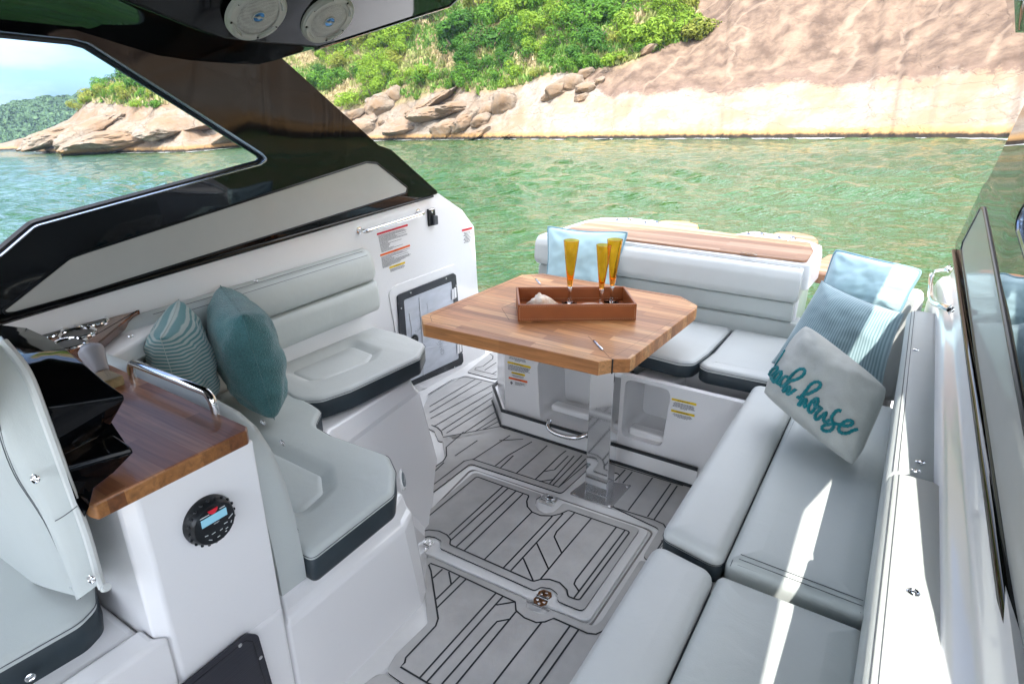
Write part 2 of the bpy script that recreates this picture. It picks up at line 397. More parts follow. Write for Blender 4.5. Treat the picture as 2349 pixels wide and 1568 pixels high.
# sea: one sheet to the horizon
def sea_mat():
    m = mat('sea_water', (.012, .085, .035), .045, spec=.5, ior=1.333); t, N, K, I = nodes(m)
    co = N('ShaderNodeTexCoord')
    def nz(s, st, d=3, ro=.5, rot=0):
        q = N('ShaderNodeMapping'); q.inputs['Scale'].default_value = st; q.inputs['Rotation'].default_value = (0, 0, rot); K(co.outputs['Object'], q.inputs['Vector'])
        n = N('ShaderNodeTexNoise'); n.inputs['Scale'].default_value = s; n.inputs['Detail'].default_value = d; n.inputs['Roughness'].default_value = ro; K(q.outputs[0], n.inputs['Vector']); return n.outputs[0]
    a = nz(.85, (.75, 1.4, 1), 4, .6, .12); b = nz(3.2, (.85, 1.25, 1), 3, .55, -.3)
    s = N('ShaderNodeMath'); s.operation = 'MULTIPLY_ADD'; K(b, s.inputs[0]); s.inputs[1].default_value = .24; K(a, s.inputs[2])
    bp = N('ShaderNodeBump'); bp.inputs['Strength'].default_value = 1; bp.inputs['Distance'].default_value = .30; K(s.outputs[0], bp.inputs['Height']); K(bp.outputs[0], I['Normal'])
    c = N('ShaderNodeValToRGB'); K(nz(.06, (1, 1, 1)), c.inputs[0]); c.color_ramp.elements[0].position = .4; c.color_ramp.elements[1].position = .62
    c.color_ramp.elements[0].color = (.016, .054, .014, 1); c.color_ramp.elements[1].color = (.026, .076, .020, 1); K(c.outputs[0], I['Base Color'])
    return m
M_sea = sea_mat()
import numpy as np
_rs = np.random.RandomState(4)
cols = np.concatenate([np.arange(-46, 50, .125), np.arange(50, 314, 4.0)])           # bearings: fine where the picture looks
cols = np.radians(cols); nc = len(cols)
rad = [0.0, 1.2]
while rad[-1] < 105: rad.append(rad[-1]*1.0095)
while rad[-1] < 1100: rad.append(rad[-1]*1.25)
rad = np.array(rad); RR, AA = np.meshgrid(rad, cols, indexing='ij')
GX, GY = RR*np.sin(AA), RR*np.cos(AA); GZ = np.zeros_like(GX)
cell = RR*.0095
for _k in range(64):
    lam = .55*(4.6**_rs.rand()); th = _rs.normal(1.25, .62); am = .0165*lam*(.5+_rs.rand()); kx, ky = math.sin(th)*2*math.pi/lam, math.cos(th)*2*math.pi/lam
    ph = kx*GX+ky*GY+_rs.rand()*6.283+.5*np.sin(.35*GX*_rs.rand()+.3*GY)
    fade = np.clip((lam/np.maximum(cell, .01)-1.8)/2.5, 0, 1)*np.clip((RR-2)/2, 0, 1)
    GZ += am*fade*(1-2*np.abs(np.sin(ph*.5))**1.4+.2)
patch = .75+.45*np.sin(.11*GX+.07*GY+1)*np.sin(.05*GX-.13*GY)
GZ *= patch*.42
co_ = np.stack([GX, GY, GZ], -1).reshape(-1, 3).astype('f4'); nr_ = len(rad)
ii, jj = np.meshgrid(np.arange(nr_-1), np.arange(nc), indexing='ij'); j2 = (jj+1) % nc
q_ = np.stack([ii*nc+jj, ii*nc+j2, (ii+1)*nc+j2, (ii+1)*nc+jj], -1).reshape(-1, 4)
me = bpy.data.meshes.new('sea'); me.vertices.add(len(co_)); me.vertices.foreach_set('co', co_.ravel())
me.loops.add(q_.size); me.loops.foreach_set('vertex_index', q_.ravel().astype('i4')); me.polygons.add(len(q_))
me.polygons.foreach_set('loop_start', np.arange(0, q_.size, 4, dtype='i4')); me.update(calc_edges=True)
me.polygons.foreach_set('use_smooth', np.ones(len(q_), dtype=bool)); me.flip_normals() if me.polygons[5000].normal.z < 0 else None
sea = link('sea', me, M_sea, kind='structure')
sea.matrix_world = Matrix(((SX.x, SY.x, SN.x, SO.x), (SX.y, SY.y, SN.y, SO.y), (SX.z, SY.z, SN.z, SO.z), (0, 0, 0, 1)))
# ------------------------------------------------------------------ boat materials
gel = mat('gelcoat', (.79, .785, .785), .22, coat=.5, bump=.12, bscale=2.2, bdetail=3, bdist=.02)
gel_floor = mat('gelcoat_floor', (.72, .72, .71), .3, bump=.1, bscale=160, bdist=.001, var=.05, vscale=5)
vinyl = mat('vinyl', (.50, .535, .52), .42, spec=.4, wave=(9, .0022), bump=.35, bscale=420, bdetail=3, bdist=.0008, var=.02, vscale=5, rvar=.08)
vinyl_lt = mat('vinyl_light', (.57, .59, .575), .42, spec=.4, wave=(8, .0022), bump=.35, bscale=420, bdetail=3, bdist=.0008, var=.02, vscale=5, rvar=.08)
char = mat('charcoal_vinyl', (.030, .042, .050), .45, spec=.4, bump=.4, bscale=420, bdetail=3, bdist=.0008, var=.15, vscale=7)
piping = mat('vinyl_piping', (.30, .33, .34), .45)
seam = mat('seam_thread', (.24, .26, .27), .7)
seamd = mat('dark_seam_thread', (.10, .11, .12), .8)  # dark grey thread of the stitched seams
gloss = mat('black_gloss', (.0035, .004, .005), .03, spec=.38, bump=.3, bscale=1.9, bdetail=1, bdist=.045)
gloss2 = mat('black_plastic', (.01, .012, .014), .3, spec=.4)
trimm = mat('window_rubber', (.008, .01, .016), .25)
trimb = mat('bevel_highlight', (.34, .40, .5), .18, metal=.8)  # bluish metal, painted highlight along the window bevel
inset = mat('inset_panel', (.41, .415, .395), .38, coat=.3, var=.05, vscale=2)
chrome = mat('chrome', (.78, .79, .8), .07, metal=1)
steel = mat('brushed_steel', (.62, .62, .62), .2, metal=1)
steeld = mat('steel_plate', (.5, .5, .51), .27, metal=1)
dark = mat('dark_gap', (.02, .02, .022), .7)
rubber = mat('rub_rail', (.02, .024, .027), .5)
screw_m = mat('screw', (.6, .6, .6), .25, metal=1)
white_pl = mat('speaker_plastic', (.42, .43, .40), .5, bump=.2, bscale=600, bdist=.0005)
def wood(name, rot=0.0, base=(.47, .20, .068), lo=(.31, .12, .038), hi=(.62, .33, .14), bw=.34, rh=.042, rough=.45, coat=.04):
    m = mat(name, base, rough, coat=coat); t, N, K, I = nodes(m)
    co = N('ShaderNodeTexCoord'); q = N('ShaderNodeMapping'); q.inputs['Rotation'].default_value = (0, 0, rot); q.inputs['Location'].default_value = (3.1, 2.7, 0); K(co.outputs['Object'], q.inputs['Vector'])
    # squash height so the edges show the same strips
    b = N('ShaderNodeTexBrick'); K(q.outputs[0], b.inputs['Vector']); b.inputs['Color1'].default_value = (0, 0, 0, 1); b.inputs['Color2'].default_value = (1, 1, 1, 1)
    b.inputs['Scale'].default_value = 1; b.inputs['Mortar Size'].default_value = 0; b.inputs['Brick Width'].default_value = bw; b.inputs['Row Height'].default_value = rh; b.inputs['Bias'].default_value = 0; b.offset = .37
    r = N('ShaderNodeValToRGB'); K(b.outputs['Color'], r.inputs[0]); e = r.color_ramp.elements; e[0].color = (*lo, 1); e[1].color = (*hi, 1); e[0].position = .0; e[1].position = 1
    x = e.new(.5); x.color = (*base, 1)
    g = N('ShaderNodeMapping'); g.inputs['Scale'].default_value = (3, 60, 60); K(q.outputs[0], g.inputs['Vector'])
    n = N('ShaderNodeTexNoise'); n.inputs['Scale'].default_value = 1.3; n.inputs['Detail'].default_value = 7; n.inputs['Roughness'].default_value = .62; n.inputs['Distortion'].default_value = .6; K(g.outputs[0], n.inputs['Vector'])
    g2 = N('ShaderNodeMapRange'); g2.inputs['From Min'].default_value = .3; g2.inputs['From Max'].default_value = .7; g2.inputs['To Min'].default_value = .62; g2.inputs['To Max'].default_value = 1.28; K(n.outputs[0], g2.inputs[0])
    mm = N('ShaderNodeMixRGB'); mm.blend_type = 'MULTIPLY'; mm.inputs[0].default_value = 1; K(r.outputs[0], mm.inputs[1]); K(g2.outputs[0], mm.inputs[2]); K(mm.outputs[0], I['Base Color'])
    bp = N('ShaderNodeBump'); bp.inputs['Strength'].default_value = .25; bp.inputs['Distance'].default_value = .001; K(n.outputs[0], bp.inputs['Height']); K(bp.outputs[0], I['Normal'])
    return m
teak = wood('table_wood')
teak_dark = wood('shelf_wood', .6, (.17, .06, .028), (.085, .028, .014), (.27, .10, .04), .3, .05, .2, .6)
teak_counter = wood('counter_wood', .0, (.31, .125, .060), (.20, .075, .034), (.44, .21, .11), .4, .034, .34, .12)
teak_edge = wood('counter_edge_wood', .0, (.24, .10, .03), (.14, .05, .018), (.34, .15, .05), .5, .03, .3, .3)
teak_pale = wood('sunpad_wood', .0, (.33, .175, .10), (.24, .115, .06), (.42, .25, .16), .9, .03, .45, .05)
eva = mat('deck_foam', (.45, .445, .435), .75, spec=.25, bump=.35, bscale=500, bdist=.0008, var=.16, vscale=2.3, rvar=.08)
eva_l = mat('deck_line', (.018, .022, .026), .6)

# ------------------------------------------------------------------ cockpit floor
mb = MB(); mb.prism([(-2.3, -1.6, 0), (.4, -1.6, 0), (.4, 3.4, 0), (-2.3, 3.4, 0)], (0, 0, -.05))
floor = mb.build('cockpit_floor', gel_floor, kind='structure')

def t1(u, v, z=0): return pz(*T(1, 1, u, v), z)
def t2(u, v, z=0): return pz(*T(1, 2, u, v), z)
def pad(name, outline, border, lines, f, label, z=.006, lw=.006, group='grey foam pads of the deck', extra=None, parent=None):
    mb = MB(); zt = z
    P = [f(u, v, zt) for u, v in outline]
    P = rounded(P, .022, 4); P = [p for i, p in enumerate(P) if (p-P[i-1]).length > 1e-4]
    mb.prism(P, (0, 0, -(z-.0005)), 0, mi_side=1)
    def strip(pts, closed=False, w=lw):
        Q = [f(u, v, zt+.0015) for u, v in pts]
        Q = rounded(Q, .012, 3) if closed else Q
        n = len(Q)
        L_, R_ = [], []
        for i in range(n):
            a = Q[i-1] if (i > 0 or closed) else Q[i]; c = Q[(i+1) % n] if (i < n-1 or closed) else Q[i]
            t = (c-a); t.z = 0
            if t.length < 1e-6: t = Vector((1, 0, 0))
            t.normalize(); nn = Vector((-t.y, t.x, 0)); L_.append(Q[i]+nn*w/2); R_.append(Q[i]-nn*w/2)
        vs = L_+R_; fs = []
        for i in range(n if closed else n-1):
            j = (i+1) % n; fs.append((n+i, n+j, j, i))
        mb.add(vs, fs, 1)
    if border: strip(border, True) if border[0] != 'open' else strip(border[1:])
    for k, l in enumerate(lines):
        # each crossing strip lies a hair above the one before it, so that no two share a plane
        strip(l)
    o = mb.build(name, [eva, eva_l], parent, sharp=30)
    if not parent: tag(o, label, 'deck pad', group)
    return o

# hinged hatch lid in the floor
hatch = empty('floor_hatch', t2(1300, 560), label='hinged floor hatch with a grey foam pad, latch and two steel hinges', cat='hatch')
mb = MB(); lid = rounded([t2(905, 92, .012), t2(2122, 512, .012), t2(1698, 1142, .012), t2(395, 590, .012)], .03, 5)
mb.prism(lid, (0, 0, -.0115)); lido = mb.build('hatch_lid', gel_floor, hatch, bevel=.003)
mb = MB(); mb.tube([p+Vector((0, 0, -.0105)) for p in rounded([t2(893, 78, .012), t2(2150, 505, .012), t2(1703, 1165, .012), t2(380, 600, .012)], .03, 5)], .0035, 6, closed=True)
mb.build('hatch_seal', mat('seal', (.26, .25, .24), .8), hatch)
hp_out = [(915, 112), (1385, 268), (1340, 295), (1332, 335), (1355, 372), (1400, 396), (1455, 388), (1500, 352), (1525, 322), (2055, 500), (1660, 1068), (1482, 995), (1488, 945), (1440, 908), (1370, 898), (1330, 925), (675, 632), (690, 582), (640, 556), (590, 548), (548, 570), (430, 520)]
hp_b = [(930, 142), (1290, 272), (1274, 310), (1278, 348), (1310, 385), (1370, 410), (1450, 412), (1510, 397), (1560, 373), (1985, 521), (1635, 992), (1558, 965), (1550, 920), (1500, 870), (1430, 848), (1370, 848), (1318, 862), (745, 608), (750, 572), (725, 542), (670, 516), (600, 508), (545, 521), (495, 500)]
hp_l = [[(1108, 210), (740, 545)], [(1143, 224), (752, 580)], [(1198, 243), (788, 626)], [(1247, 262), (845, 650)], [(1308, 387), (985, 710)], [(1450, 415), (1115, 768)], [(1525, 395), (1165, 788)],
        [(1602, 392), (1480, 520), (1463, 555), (1515, 668)], [(1718, 430), (1515, 668), (1370, 845)], [(1343, 600), (1423, 775)], [(1250, 703), (1318, 858)], [(1890, 490), (1612, 850), (1600, 880), (1635, 932)], [(1950, 510), (1600, 975)]]
def up(dz): return lambda u, v, z: t2(u, v, z+dz)
pad('hatch_pad', hp_out, hp_b, hp_l, up(.012), None, parent=hatch)
# latch
def flat_frame(c, d, z):                               # frame on the floor: x along d
    return frame(Vector((c.x, c.y, z)), d, (0, 0, 1))
c = t2(1425, 325); ax = (t2(1495, 322)-t2(1400, 290)).normalized()
F = flat_frame(c, ax, .0135)
mb = MB()
pl = rounded([F @ Vector(p) for p in ((-.034, -.034, 0), (.034, -.034, 0), (.034, .034, 0), (-.034, .034, 0))], .008, 3)
mb.prism(pl, (0, 0, .004)); mb.tube([F @ Vector((.018*math.cos(a), .012+.013*math.sin(a), .0065)) for a in [k*math.pi/8 for k in range(16)]], .003, 6, closed=True)
mb.box(F @ Vector((0, -.010, .006)), (.062, .004, .004), F.to_3x3()); mb.lathe([(.006, 0), (.006, .003)], F @ Vector((0, -.012, .005)), seg=12)
mb.box(F @ Vector((0, .013, .0045)), (.034, .02, .001), F.to_3x3(), 1)
mb.build('latch', [chrome, dark], hatch, bevel=.001)
def hinge(c, d, z=.014):
    F = flat_frame(c, d, z); mb = MB()
    for s in (-1, 1):
        P = [F @ Vector((x, s*y, 0)) for x, y in ((-.022, .003), (.022, .003), (.024, .02), (.014, .036), (-.014, .036), (-.024, .02))]
        mb.prism(P, (0, 0, .003))
        for x, y in ((-.012, .014), (.012, .014), (0, .027)): mb.lathe([(.0045, .003), (.0045, .0042), (.002, .0046)], F @ Vector((x, s*y, 0)), seg=10, mi=1)
    mb.tube([F @ Vector((x, 0, .004)) for x in (-.022, .022)], .004, 8)
    return mb
hd = (t2(1698, 1142)-t2(395, 590)).normalized()
for (u, v) in ((575, 640), (1383, 1003)): hinge(t2(u, v), hd).build('hinge', [chrome, steel], hatch)
for (u, v) in ((575, 648), (1383, 1010)):             # moulded landing under each hinge
    pass

# the other deck pads
padB = pad('deck_pad', [(440, 208), (604, 268), (885, 52), (1512, 258), (1700, 85), (1700, -150), (1150, -190), (870, -150), (690, -130), (715, 25)],
    ['open', (840, -165), (720, -60), (722, 0), (700, 35), (500, 178), (506, 195), (596, 225), (845, 35), (900, 22), (1495, 215), (1690, 50)],
    [[(705, 45), (540, 205)], [(1145, -2), (1058, 68)], [(1182, -2), (1095, 80)], [(1340, -2), (1205, 118)], [(1505, -5), (1335, 160)], [(1560, 0), (1465, 95), (1397, 106)], [(1600, 0), (1432, 190)], [(1655, -5), (1455, 200)], [(1680, 20), (1495, 213)], [(1362, 176), (1465, 161)], [(935, -106), (780, 0)], [(1160, -141), (905, 25)], [(1250, -115), (1085, -106)], [(1310, -97), (1145, -2)], [(1415, -71), (1340, -2)], [(1545, -36), (1505, -5)]],
    t2, 'grey foam deck pad between the hatch and the transom base')
pad('deck_pad', [(1700, 60), (1700, 85), (1915, 120), (1870, 350), (2188, 500), (2075, 690), (2120, 728), (2420, 330), (2400, 215), (1700, -90)],
    ['open', (1845, 345), (2150, 440), (2215, 468), (2246, 520), (2225, 560), (2150, 680)],
    [[(1870, 65), (1700, 0), (1690, -60)], [(1870, 60), (2349, 205)], [(1952, 95), (1880, 170)], [(2000, 110), (1935, 187)], [(2140, 150), (1972, 375)], [(2265, 190), (2105, 418)], [(2310, 205), (2150, 438)], [(2200, 580), (2232, 618)]],
    t2, 'grey foam deck pad beside the pedestal and the long bench')
pad('deck_pad', [(485, 705), (565, 716), (612, 690), (1278, 990), (1268, 1045), (1378, 1092), (1442, 1058), (1740, 1172), (1792, 1128), (2058, 712), (2125, 742), (2180, 690), (1640, 1640), (1500, 1760), (900, 1800), (420, 1560), (308, 1482), (368, 1372), (592, 1152), (560, 790)],
    ['open', (2098, 768), (1880, 1110), (1810, 1198), (1750, 1225), (1690, 1218), (1460, 1115), (1400, 1140), (1340, 1145), (1258, 1112), (1200, 1062), (1195, 1003), (700, 770), (612, 738), (600, 750), (615, 790), (665, 1118), (648, 1168), (442, 1386), (435, 1420), (406, 1450), (600, 1565), (900, 1700)],
    [[(855, 848), (655, 1045)], [(812, 828), (650, 985)], [(695, 778), (628, 840)], [(738, 795), (755, 885)], [(1060, 945), (535, 1528)], [(1110, 965), (585, 1555)], [(1065, 1024), (1195, 1003)], [(1165, 1120), (1070, 1138), (1040, 1170), (690, 1568)], [(1200, 1070), (790, 1568), (740, 1640)], [(1375, 1145), (1045, 1568)], [(1570, 1170), (1285, 1568), (1250, 1620)], [(1630, 1195), (1365, 1568), (1330, 1620)], [(1870, 1100), (1910, 1092)], [(1960, 970), (1985, 968)], [(2035, 862), (2060, 858)]],
    t2, 'large grey foam deck pad in front of the hatch hinges')
pad('deck_pad', [(395, 240), (432, 220), (572, 292), (400, 450), (330, 470)], ['open', (405, 268), (430, 258), (502, 295), (418, 358)], [[(432, 262), (408, 285)], [(470, 278), (410, 330)]], t2, 'small grey foam deck pad beside the lounge corner and the hatch')
pad('deck_pad', [(150, 1570), (245, 1502), (300, 1500), (420, 1580), (400, 1700), (100, 1640)], None, [], t2, 'grey foam deck pad at the foot of the galley step')
pad('deck_pad', [(560, 1240), (600, 1150), (850, 1010), (1062, 1062), (1062, 1120), (1034, 1200), (1118, 1386), (668, 1472), (640, 1400), (600, 1380)],
    ['open', (595, 1145), (760, 1045), (850, 1022), (940, 1040), (1058, 1068)],
    [[(920, 1040), (605, 1228)], [(965, 1055), (605, 1270)], [(1062, 1065), (612, 1310)], [(1062, 1110), (640, 1362)], [(1062, 1150), (690, 1390)], [(1058, 1200), (722, 1410)], [(618, 1355), (660, 1372), (688, 1400), (698, 1438), (1100, 1362)], [(1055, 1265), (838, 1412)], [(1070, 1302), (918, 1398)], [(1080, 1330), (975, 1385)]],
    t1, 'grey foam deck pad between locker door and transom corner')
pad('deck_pad', [(862, 990), (935, 930), (1035, 850), (1075, 860), (1075, 1045)], ['open', (1062, 1010), (915, 975), (925, 962), (975, 950), (1040, 900), (1042, 880), (1020, 865)], [[(1065, 925), (985, 978)], [(1068, 985), (1040, 1002)]], t1, 'grey foam deck pad in the walkway beside the transom')

# ------------------------------------------------------------------ side walls and hull
XP, XS = -2.14, .18                                   # inner faces of the two sides
def plate(mb, outer, holes, f, ext, mi=0, mi_side=None, inner_side=True):
    loops = [ccw([tuple(p) for p in outer])] + [list(reversed(ccw([tuple(p) for p in h]))) for h in holes]
    flat = [p for l in loops for p in l]; tris = tessellate_polygon([[Vector((p[0], p[1], 0)) for p in l] for l in loops])
    ext = Vector(ext); A = [f(*p) for p in flat]; B = [p+ext for p in A]; n = len(A)
    ms = mi if mi_side is None else mi_side
    mb.add(A+B, [], 0); b = len(mb.v)-2*n
    for t in tris:
        mb.f.append([b+i for i in t]); mb.m.append(mi); mb.sm.append(False)
        mb.f.append([b+n+i for i in reversed(t)]); mb.m.append(mi); mb.sm.append(False)
    k = 0
    for l in loops:
        for i in range(len(l)):
            j = (i+1) % len(l); mb.f.append([b+k+i, b+k+j, b+n+k+j, b+n+k+i]); mb.m.append(ms); mb.sm.append(False)
        k += len(l)
def yz(x, y, X=XP): p = px(x, y, X); return (p.y, p.z)
hull = empty('motorboat_hull', (-1, 1, -.6), label='white moulded hull sides and transom of the motorboat around the cockpit', cat='boat')
mb = MB()
wall = rounded([Vector((*p, 0)) for p in [(-1.6, 0), (-1.6, .93), (.634, .945), yz(1005, 443), yz(1060, 482), yz(1087, 520), yz(1096, 660), (3.05, 0.0)]], [0, 0, 0, .02, .04, .03, .02, 0], 4)
pocket = rounded([Vector((*yz(x, y), 0)) for x, y in ((884, 655), (1030, 608), (1075, 612), (1077, 850), (985, 905), (925, 905))], .03, 4)
plate(mb, [(p.x, p.y) for p in wall], [], lambda u, v: Vector((XP, u, v)), (-.09, 0, 0))
mb.build('side_wall', gel, hull, bevel=.012, seg=3, recalc=True)
# raised moulded surround of the locker door
mb = MB(); sur = rounded([Vector((*yz(x, y), 0)) for x, y in ((890, 672), (905, 655), (1040, 606), (1062, 622), (1072, 842), (975, 892), (925, 872))], .03, 4)
plate(mb, [(p.x, p.y) for p in sur], [], lambda u, v: Vector((XP+.006, u, v)), (-.008, 0, 0)); mb.build('door_surround', gel, hull, bevel=.005, seg=3, recalc=True)
# starboard wall and coaming
mb = MB()
mb.rings([[Vector((x, y, z)) for x, z in ((.30, -.02), (.30, .955), (.195, .985), (.185, .965), (.18, .94), (.172, .925), (.155, .92), (.14, .90), (.135, .86), (.135, 0))] for y in (-1.6, 1.0, 2.80)] +
         [[Vector((x, y, z)) for x, z in ((.30, -.02), (.30, .8), (.2, .86), (.185, .85), (.18, .84), (.172, .82), (.155, .80), (.14, .79), (.135, .75), (.135, 0))] for y in (3.05,)], closed=False, cap0=True, cap1=True)
mb.build('coaming', gel, hull, recalc=True, sharp=50)
# outer skin down to the water
def skin(xs, s):
    mb = MB(); P = []
    for y, z0 in ((-4.5, .95), (-1.6, .93), (.6, .945), (2.2, .98), (2.6, 1.0), (2.9, .82), (3.1, .4), (3.55, .02)):
        P.append([Vector((xs, y, z0)), Vector((xs+s*.06, y, z0-.03)), Vector((xs+s*.08, y, .35 if z0 > .36 else z0-.05)), Vector((xs+s*.02, y, -.5)), Vector((xs-s*.25, y, -.95))])
    mb.rings(P, closed=False, cap0=False, cap1=False); return mb
skin(XP-.088, -1).build('hull_side', gel, hull, recalc=True); skin(XS+.115, 1).build('hull_side', gel, hull, recalc=True)
mb = MB(); mb.box((-.98, 3.45, -.27), (2.75, 1.9, .42)); mb.build('swim_platform', gel, hull, bevel=.03, seg=3)
mb = MB(); mb.box((-.98, -3.1, .2), (2.4, 2.9, 1.4)); mb.build('foredeck', gel, hull, bevel=.05, seg=3)

# port and starboard black arch sides and the hardtop they carry
top = empty('hardtop', (-.98, 1.2, 1.0), label='glossy black hardtop with raked side frames and two speakers overhead', cat='hardtop')
def arch(X, s, mirror):
    fx = (lambda u: X) if s > 0 else (lambda u: X+.014-.027*(u-1)+max(0, .6-u)*.02)
    f = lambda u, v: Vector((fx(u), u, v)); ex = (-s*(.07 if s > 0 else .035), 0, 0)
    out = [(-1.6, .93), yz(0, 748), yz(1006, 443), yz(895, 343), yz(880, 338), yz(866, 333), yz(640, 130), yz(625, 112), (2.05, 1.86), (1.7, 2.02), (-1.6, 2.02)]
    out[1] = (.62, .945)
    o2 = rounded([Vector((*p, 0)) for p in out], [0, .05, .012, .01, .01, .03, .02, .05, .05, .05, 0], 4)
    win = [(-1.45, 1.12), (.50, 1.12), yz(0, 590), yz(84, 519), yz(600, 378), yz(616, 366), yz(604, 352), yz(205, 99), yz(170, 90), yz(0, 72), (-1.45, 1.72)]
    w2 = rounded([Vector((*p, 0)) for p in win], [.02, .05, .05, .05, .03, .02, .03, .04, .04, .02, .02], 5)
    mb = MB(); plate(mb, [(p.x, p.y) for p in o2], [[(p.x, p.y) for p in w2]], f, ex); fr = mb.build('side_frame', gloss, top, bevel=.012, seg=4, recalc=True)
    # dark rubber and a bright strip that paints the bevel highlights round the window
    mb = MB(); W = [Vector((fx(p.x)-s*.035, p.x, p.y)) for p in w2]; mb.tube(W, .016, 8, closed=True); mb.build('window_seal', trimm, fr)
    c_ = Vector((.4, 1.4, 0)); W2 = [Vector((fx(p.x)-s*.008, c_.x+(p.x-c_.x)*.995, c_.y+(p.y-c_.y)*1.012)) for p in w2]
    mb = MB(); mb.tube(W2, .0065, 8, closed=True); mb.build('window_highlight', trimb, fr)
    # grey inset panel below the window
    ip = [yz(*T(0, 1, 12, 565)), yz(*T(0, 1, 470, 205)), yz(*T(0, 1, 600, 160)), yz(838, 372), yz(862, 374), yz(932, 430), yz(929, 442), yz(60, 713), yz(12, 718)]
    i2 = rounded([Vector((*p, 0)) for p in ip], [.02, .06, .06, .02, .03, .01, .012, .03, .02], 4)
    mb = MB(); plate(mb, [(p.x, p.y) for p in i2], [], f, (s*.002, 0, 0)); mb.build('inset_panel', inset, fr, recalc=True)
    mb = MB(); mb.tube([Vector((fx(p.x)+s*.001, p.x, p.y)) for p in i2], .0045, 8, closed=True); mb.build('inset_rim', gloss2, fr)
    # rounded ledge where the frame meets the gelcoat
    mb = MB(); b_ = yz(990, 450); a, b = Vector((fx(.62)+s*.004, .62, .962)), Vector((fx(b_[0])+s*.004, *b_))
    mb.tube([Vector((fx(-1.5)+s*.004, -1.5, .95)), a, b], [.012, .013, .006], 10); mb.build('lower_lip', gloss, fr)
arch(XP+.006, 1, False); arch(XS+.006, -1, True)
# roof underside: outer ledge, facet carrying the speakers, ceiling
BETA = R(42); XF = -1.90
def roof_side(s, xf, xo):
    z0 = 1.712
    def q(y, d): return Vector((xf+s*d*math.cos(BETA), y, z0+d*math.sin(BETA)))
    return q
qp = roof_side(1, XF, XP); qs = roof_side(-1, .075, XS)
mb = MB()
def roofring(ya, d):
    """one cross-section of the roof from port to starboard; ya = how far aft at each station"""
    pass
rings_ = []
def section(y, yl, yf, zl=1.665, zf=0.0):
    ys, yg = min(yl, 1.46), min(yf, 1.9)
    P = []
    P.append(Vector((XP+.01, y, zl))); P.append(Vector((XP+.07, y, zl+.01+zf*.2)))
    P.append(qp(yl, 0)+Vector((-.02, 0, .0+zf))); P.append(qp(yl, 0)+Vector((.004, 0, .004+zf)))
    P.append(qp(yf, .26)+Vector((0, 0, zf))); P.append(qp(yf, .30)+Vector((.04, 0, .012+zf)))
    P.append(Vector((-.98, yf+.05, 2.07)))
    P.append(qs(yg, .30)+Vector((-.04, 0, .012+zf))); P.append(qs(yg, .26)+Vector((0, 0, zf)))
    P.append(qs(ys, 0)+Vector((-.004, 0, .004+zf))); P.append(qs(ys, 0)+Vector((.02, 0, 0+zf)))
    P.append(Vector((XS-.07, y, zl+.01+zf*.2))); P.append(Vector((XS-.01, y, zl)))
    P.append(Vector((XS+.06, y+.02, 1.9))); P.append(Vector((-.05, yf+.04, 2.1))); P.append(Vector((-.98, yf+.08, 2.14))); P.append(Vector((-1.85, yf+.04, 2.1))); P.append(Vector((XP-.06, y+.02, 1.9)))
    return P
for y, yl, yf, zl, zf in ((-1.7, -1.7, -1.7, 1.74, .10), (.3, .3, .3, 1.74, .10), (.75, .75, .75, 1.74, .10), (1.02, 1.0, 1.0, 1.73, .09), (1.25, 1.22, 1.3, 1.675, .03), (1.36, 1.33, 1.5, 1.665, .004), (1.45, 1.45, 1.65, 1.662, 0), (1.62, 1.70, 2.22, 1.66, 0)):
    rings_.append(section(y, yl, yf, zl, zf))
mb.rings(rings_, mi=0)
mb.build('roof_panel', gloss, top, bevel=.008, seg=3, recalc=True, sharp=25)
mb = MB(); mb.prism(rounded([Vector((x, y, 2.03)) for x, y in ((-1.66, -1.6), (.21, -1.6), (.21, 1.2), (.30, 1.3), (.30, 2.72), (-.7, 2.72), (-1.3, 2.5), (-1.66, 2.1))], .05, 4), (0, 0, .06)); mb.build('roof_shade_slab', gloss, top, bevel=.02, seg=3)  # slab added out of view to shade the backrest and pillows
# bright edge of the trailing rim
mb = MB(); lastr = rings_[-1]; mb.tube([p+Vector((0, .004, -.002)) for p in lastr[2:11]], .004, 8); mb.build('roof_edge_trim', steel, top)

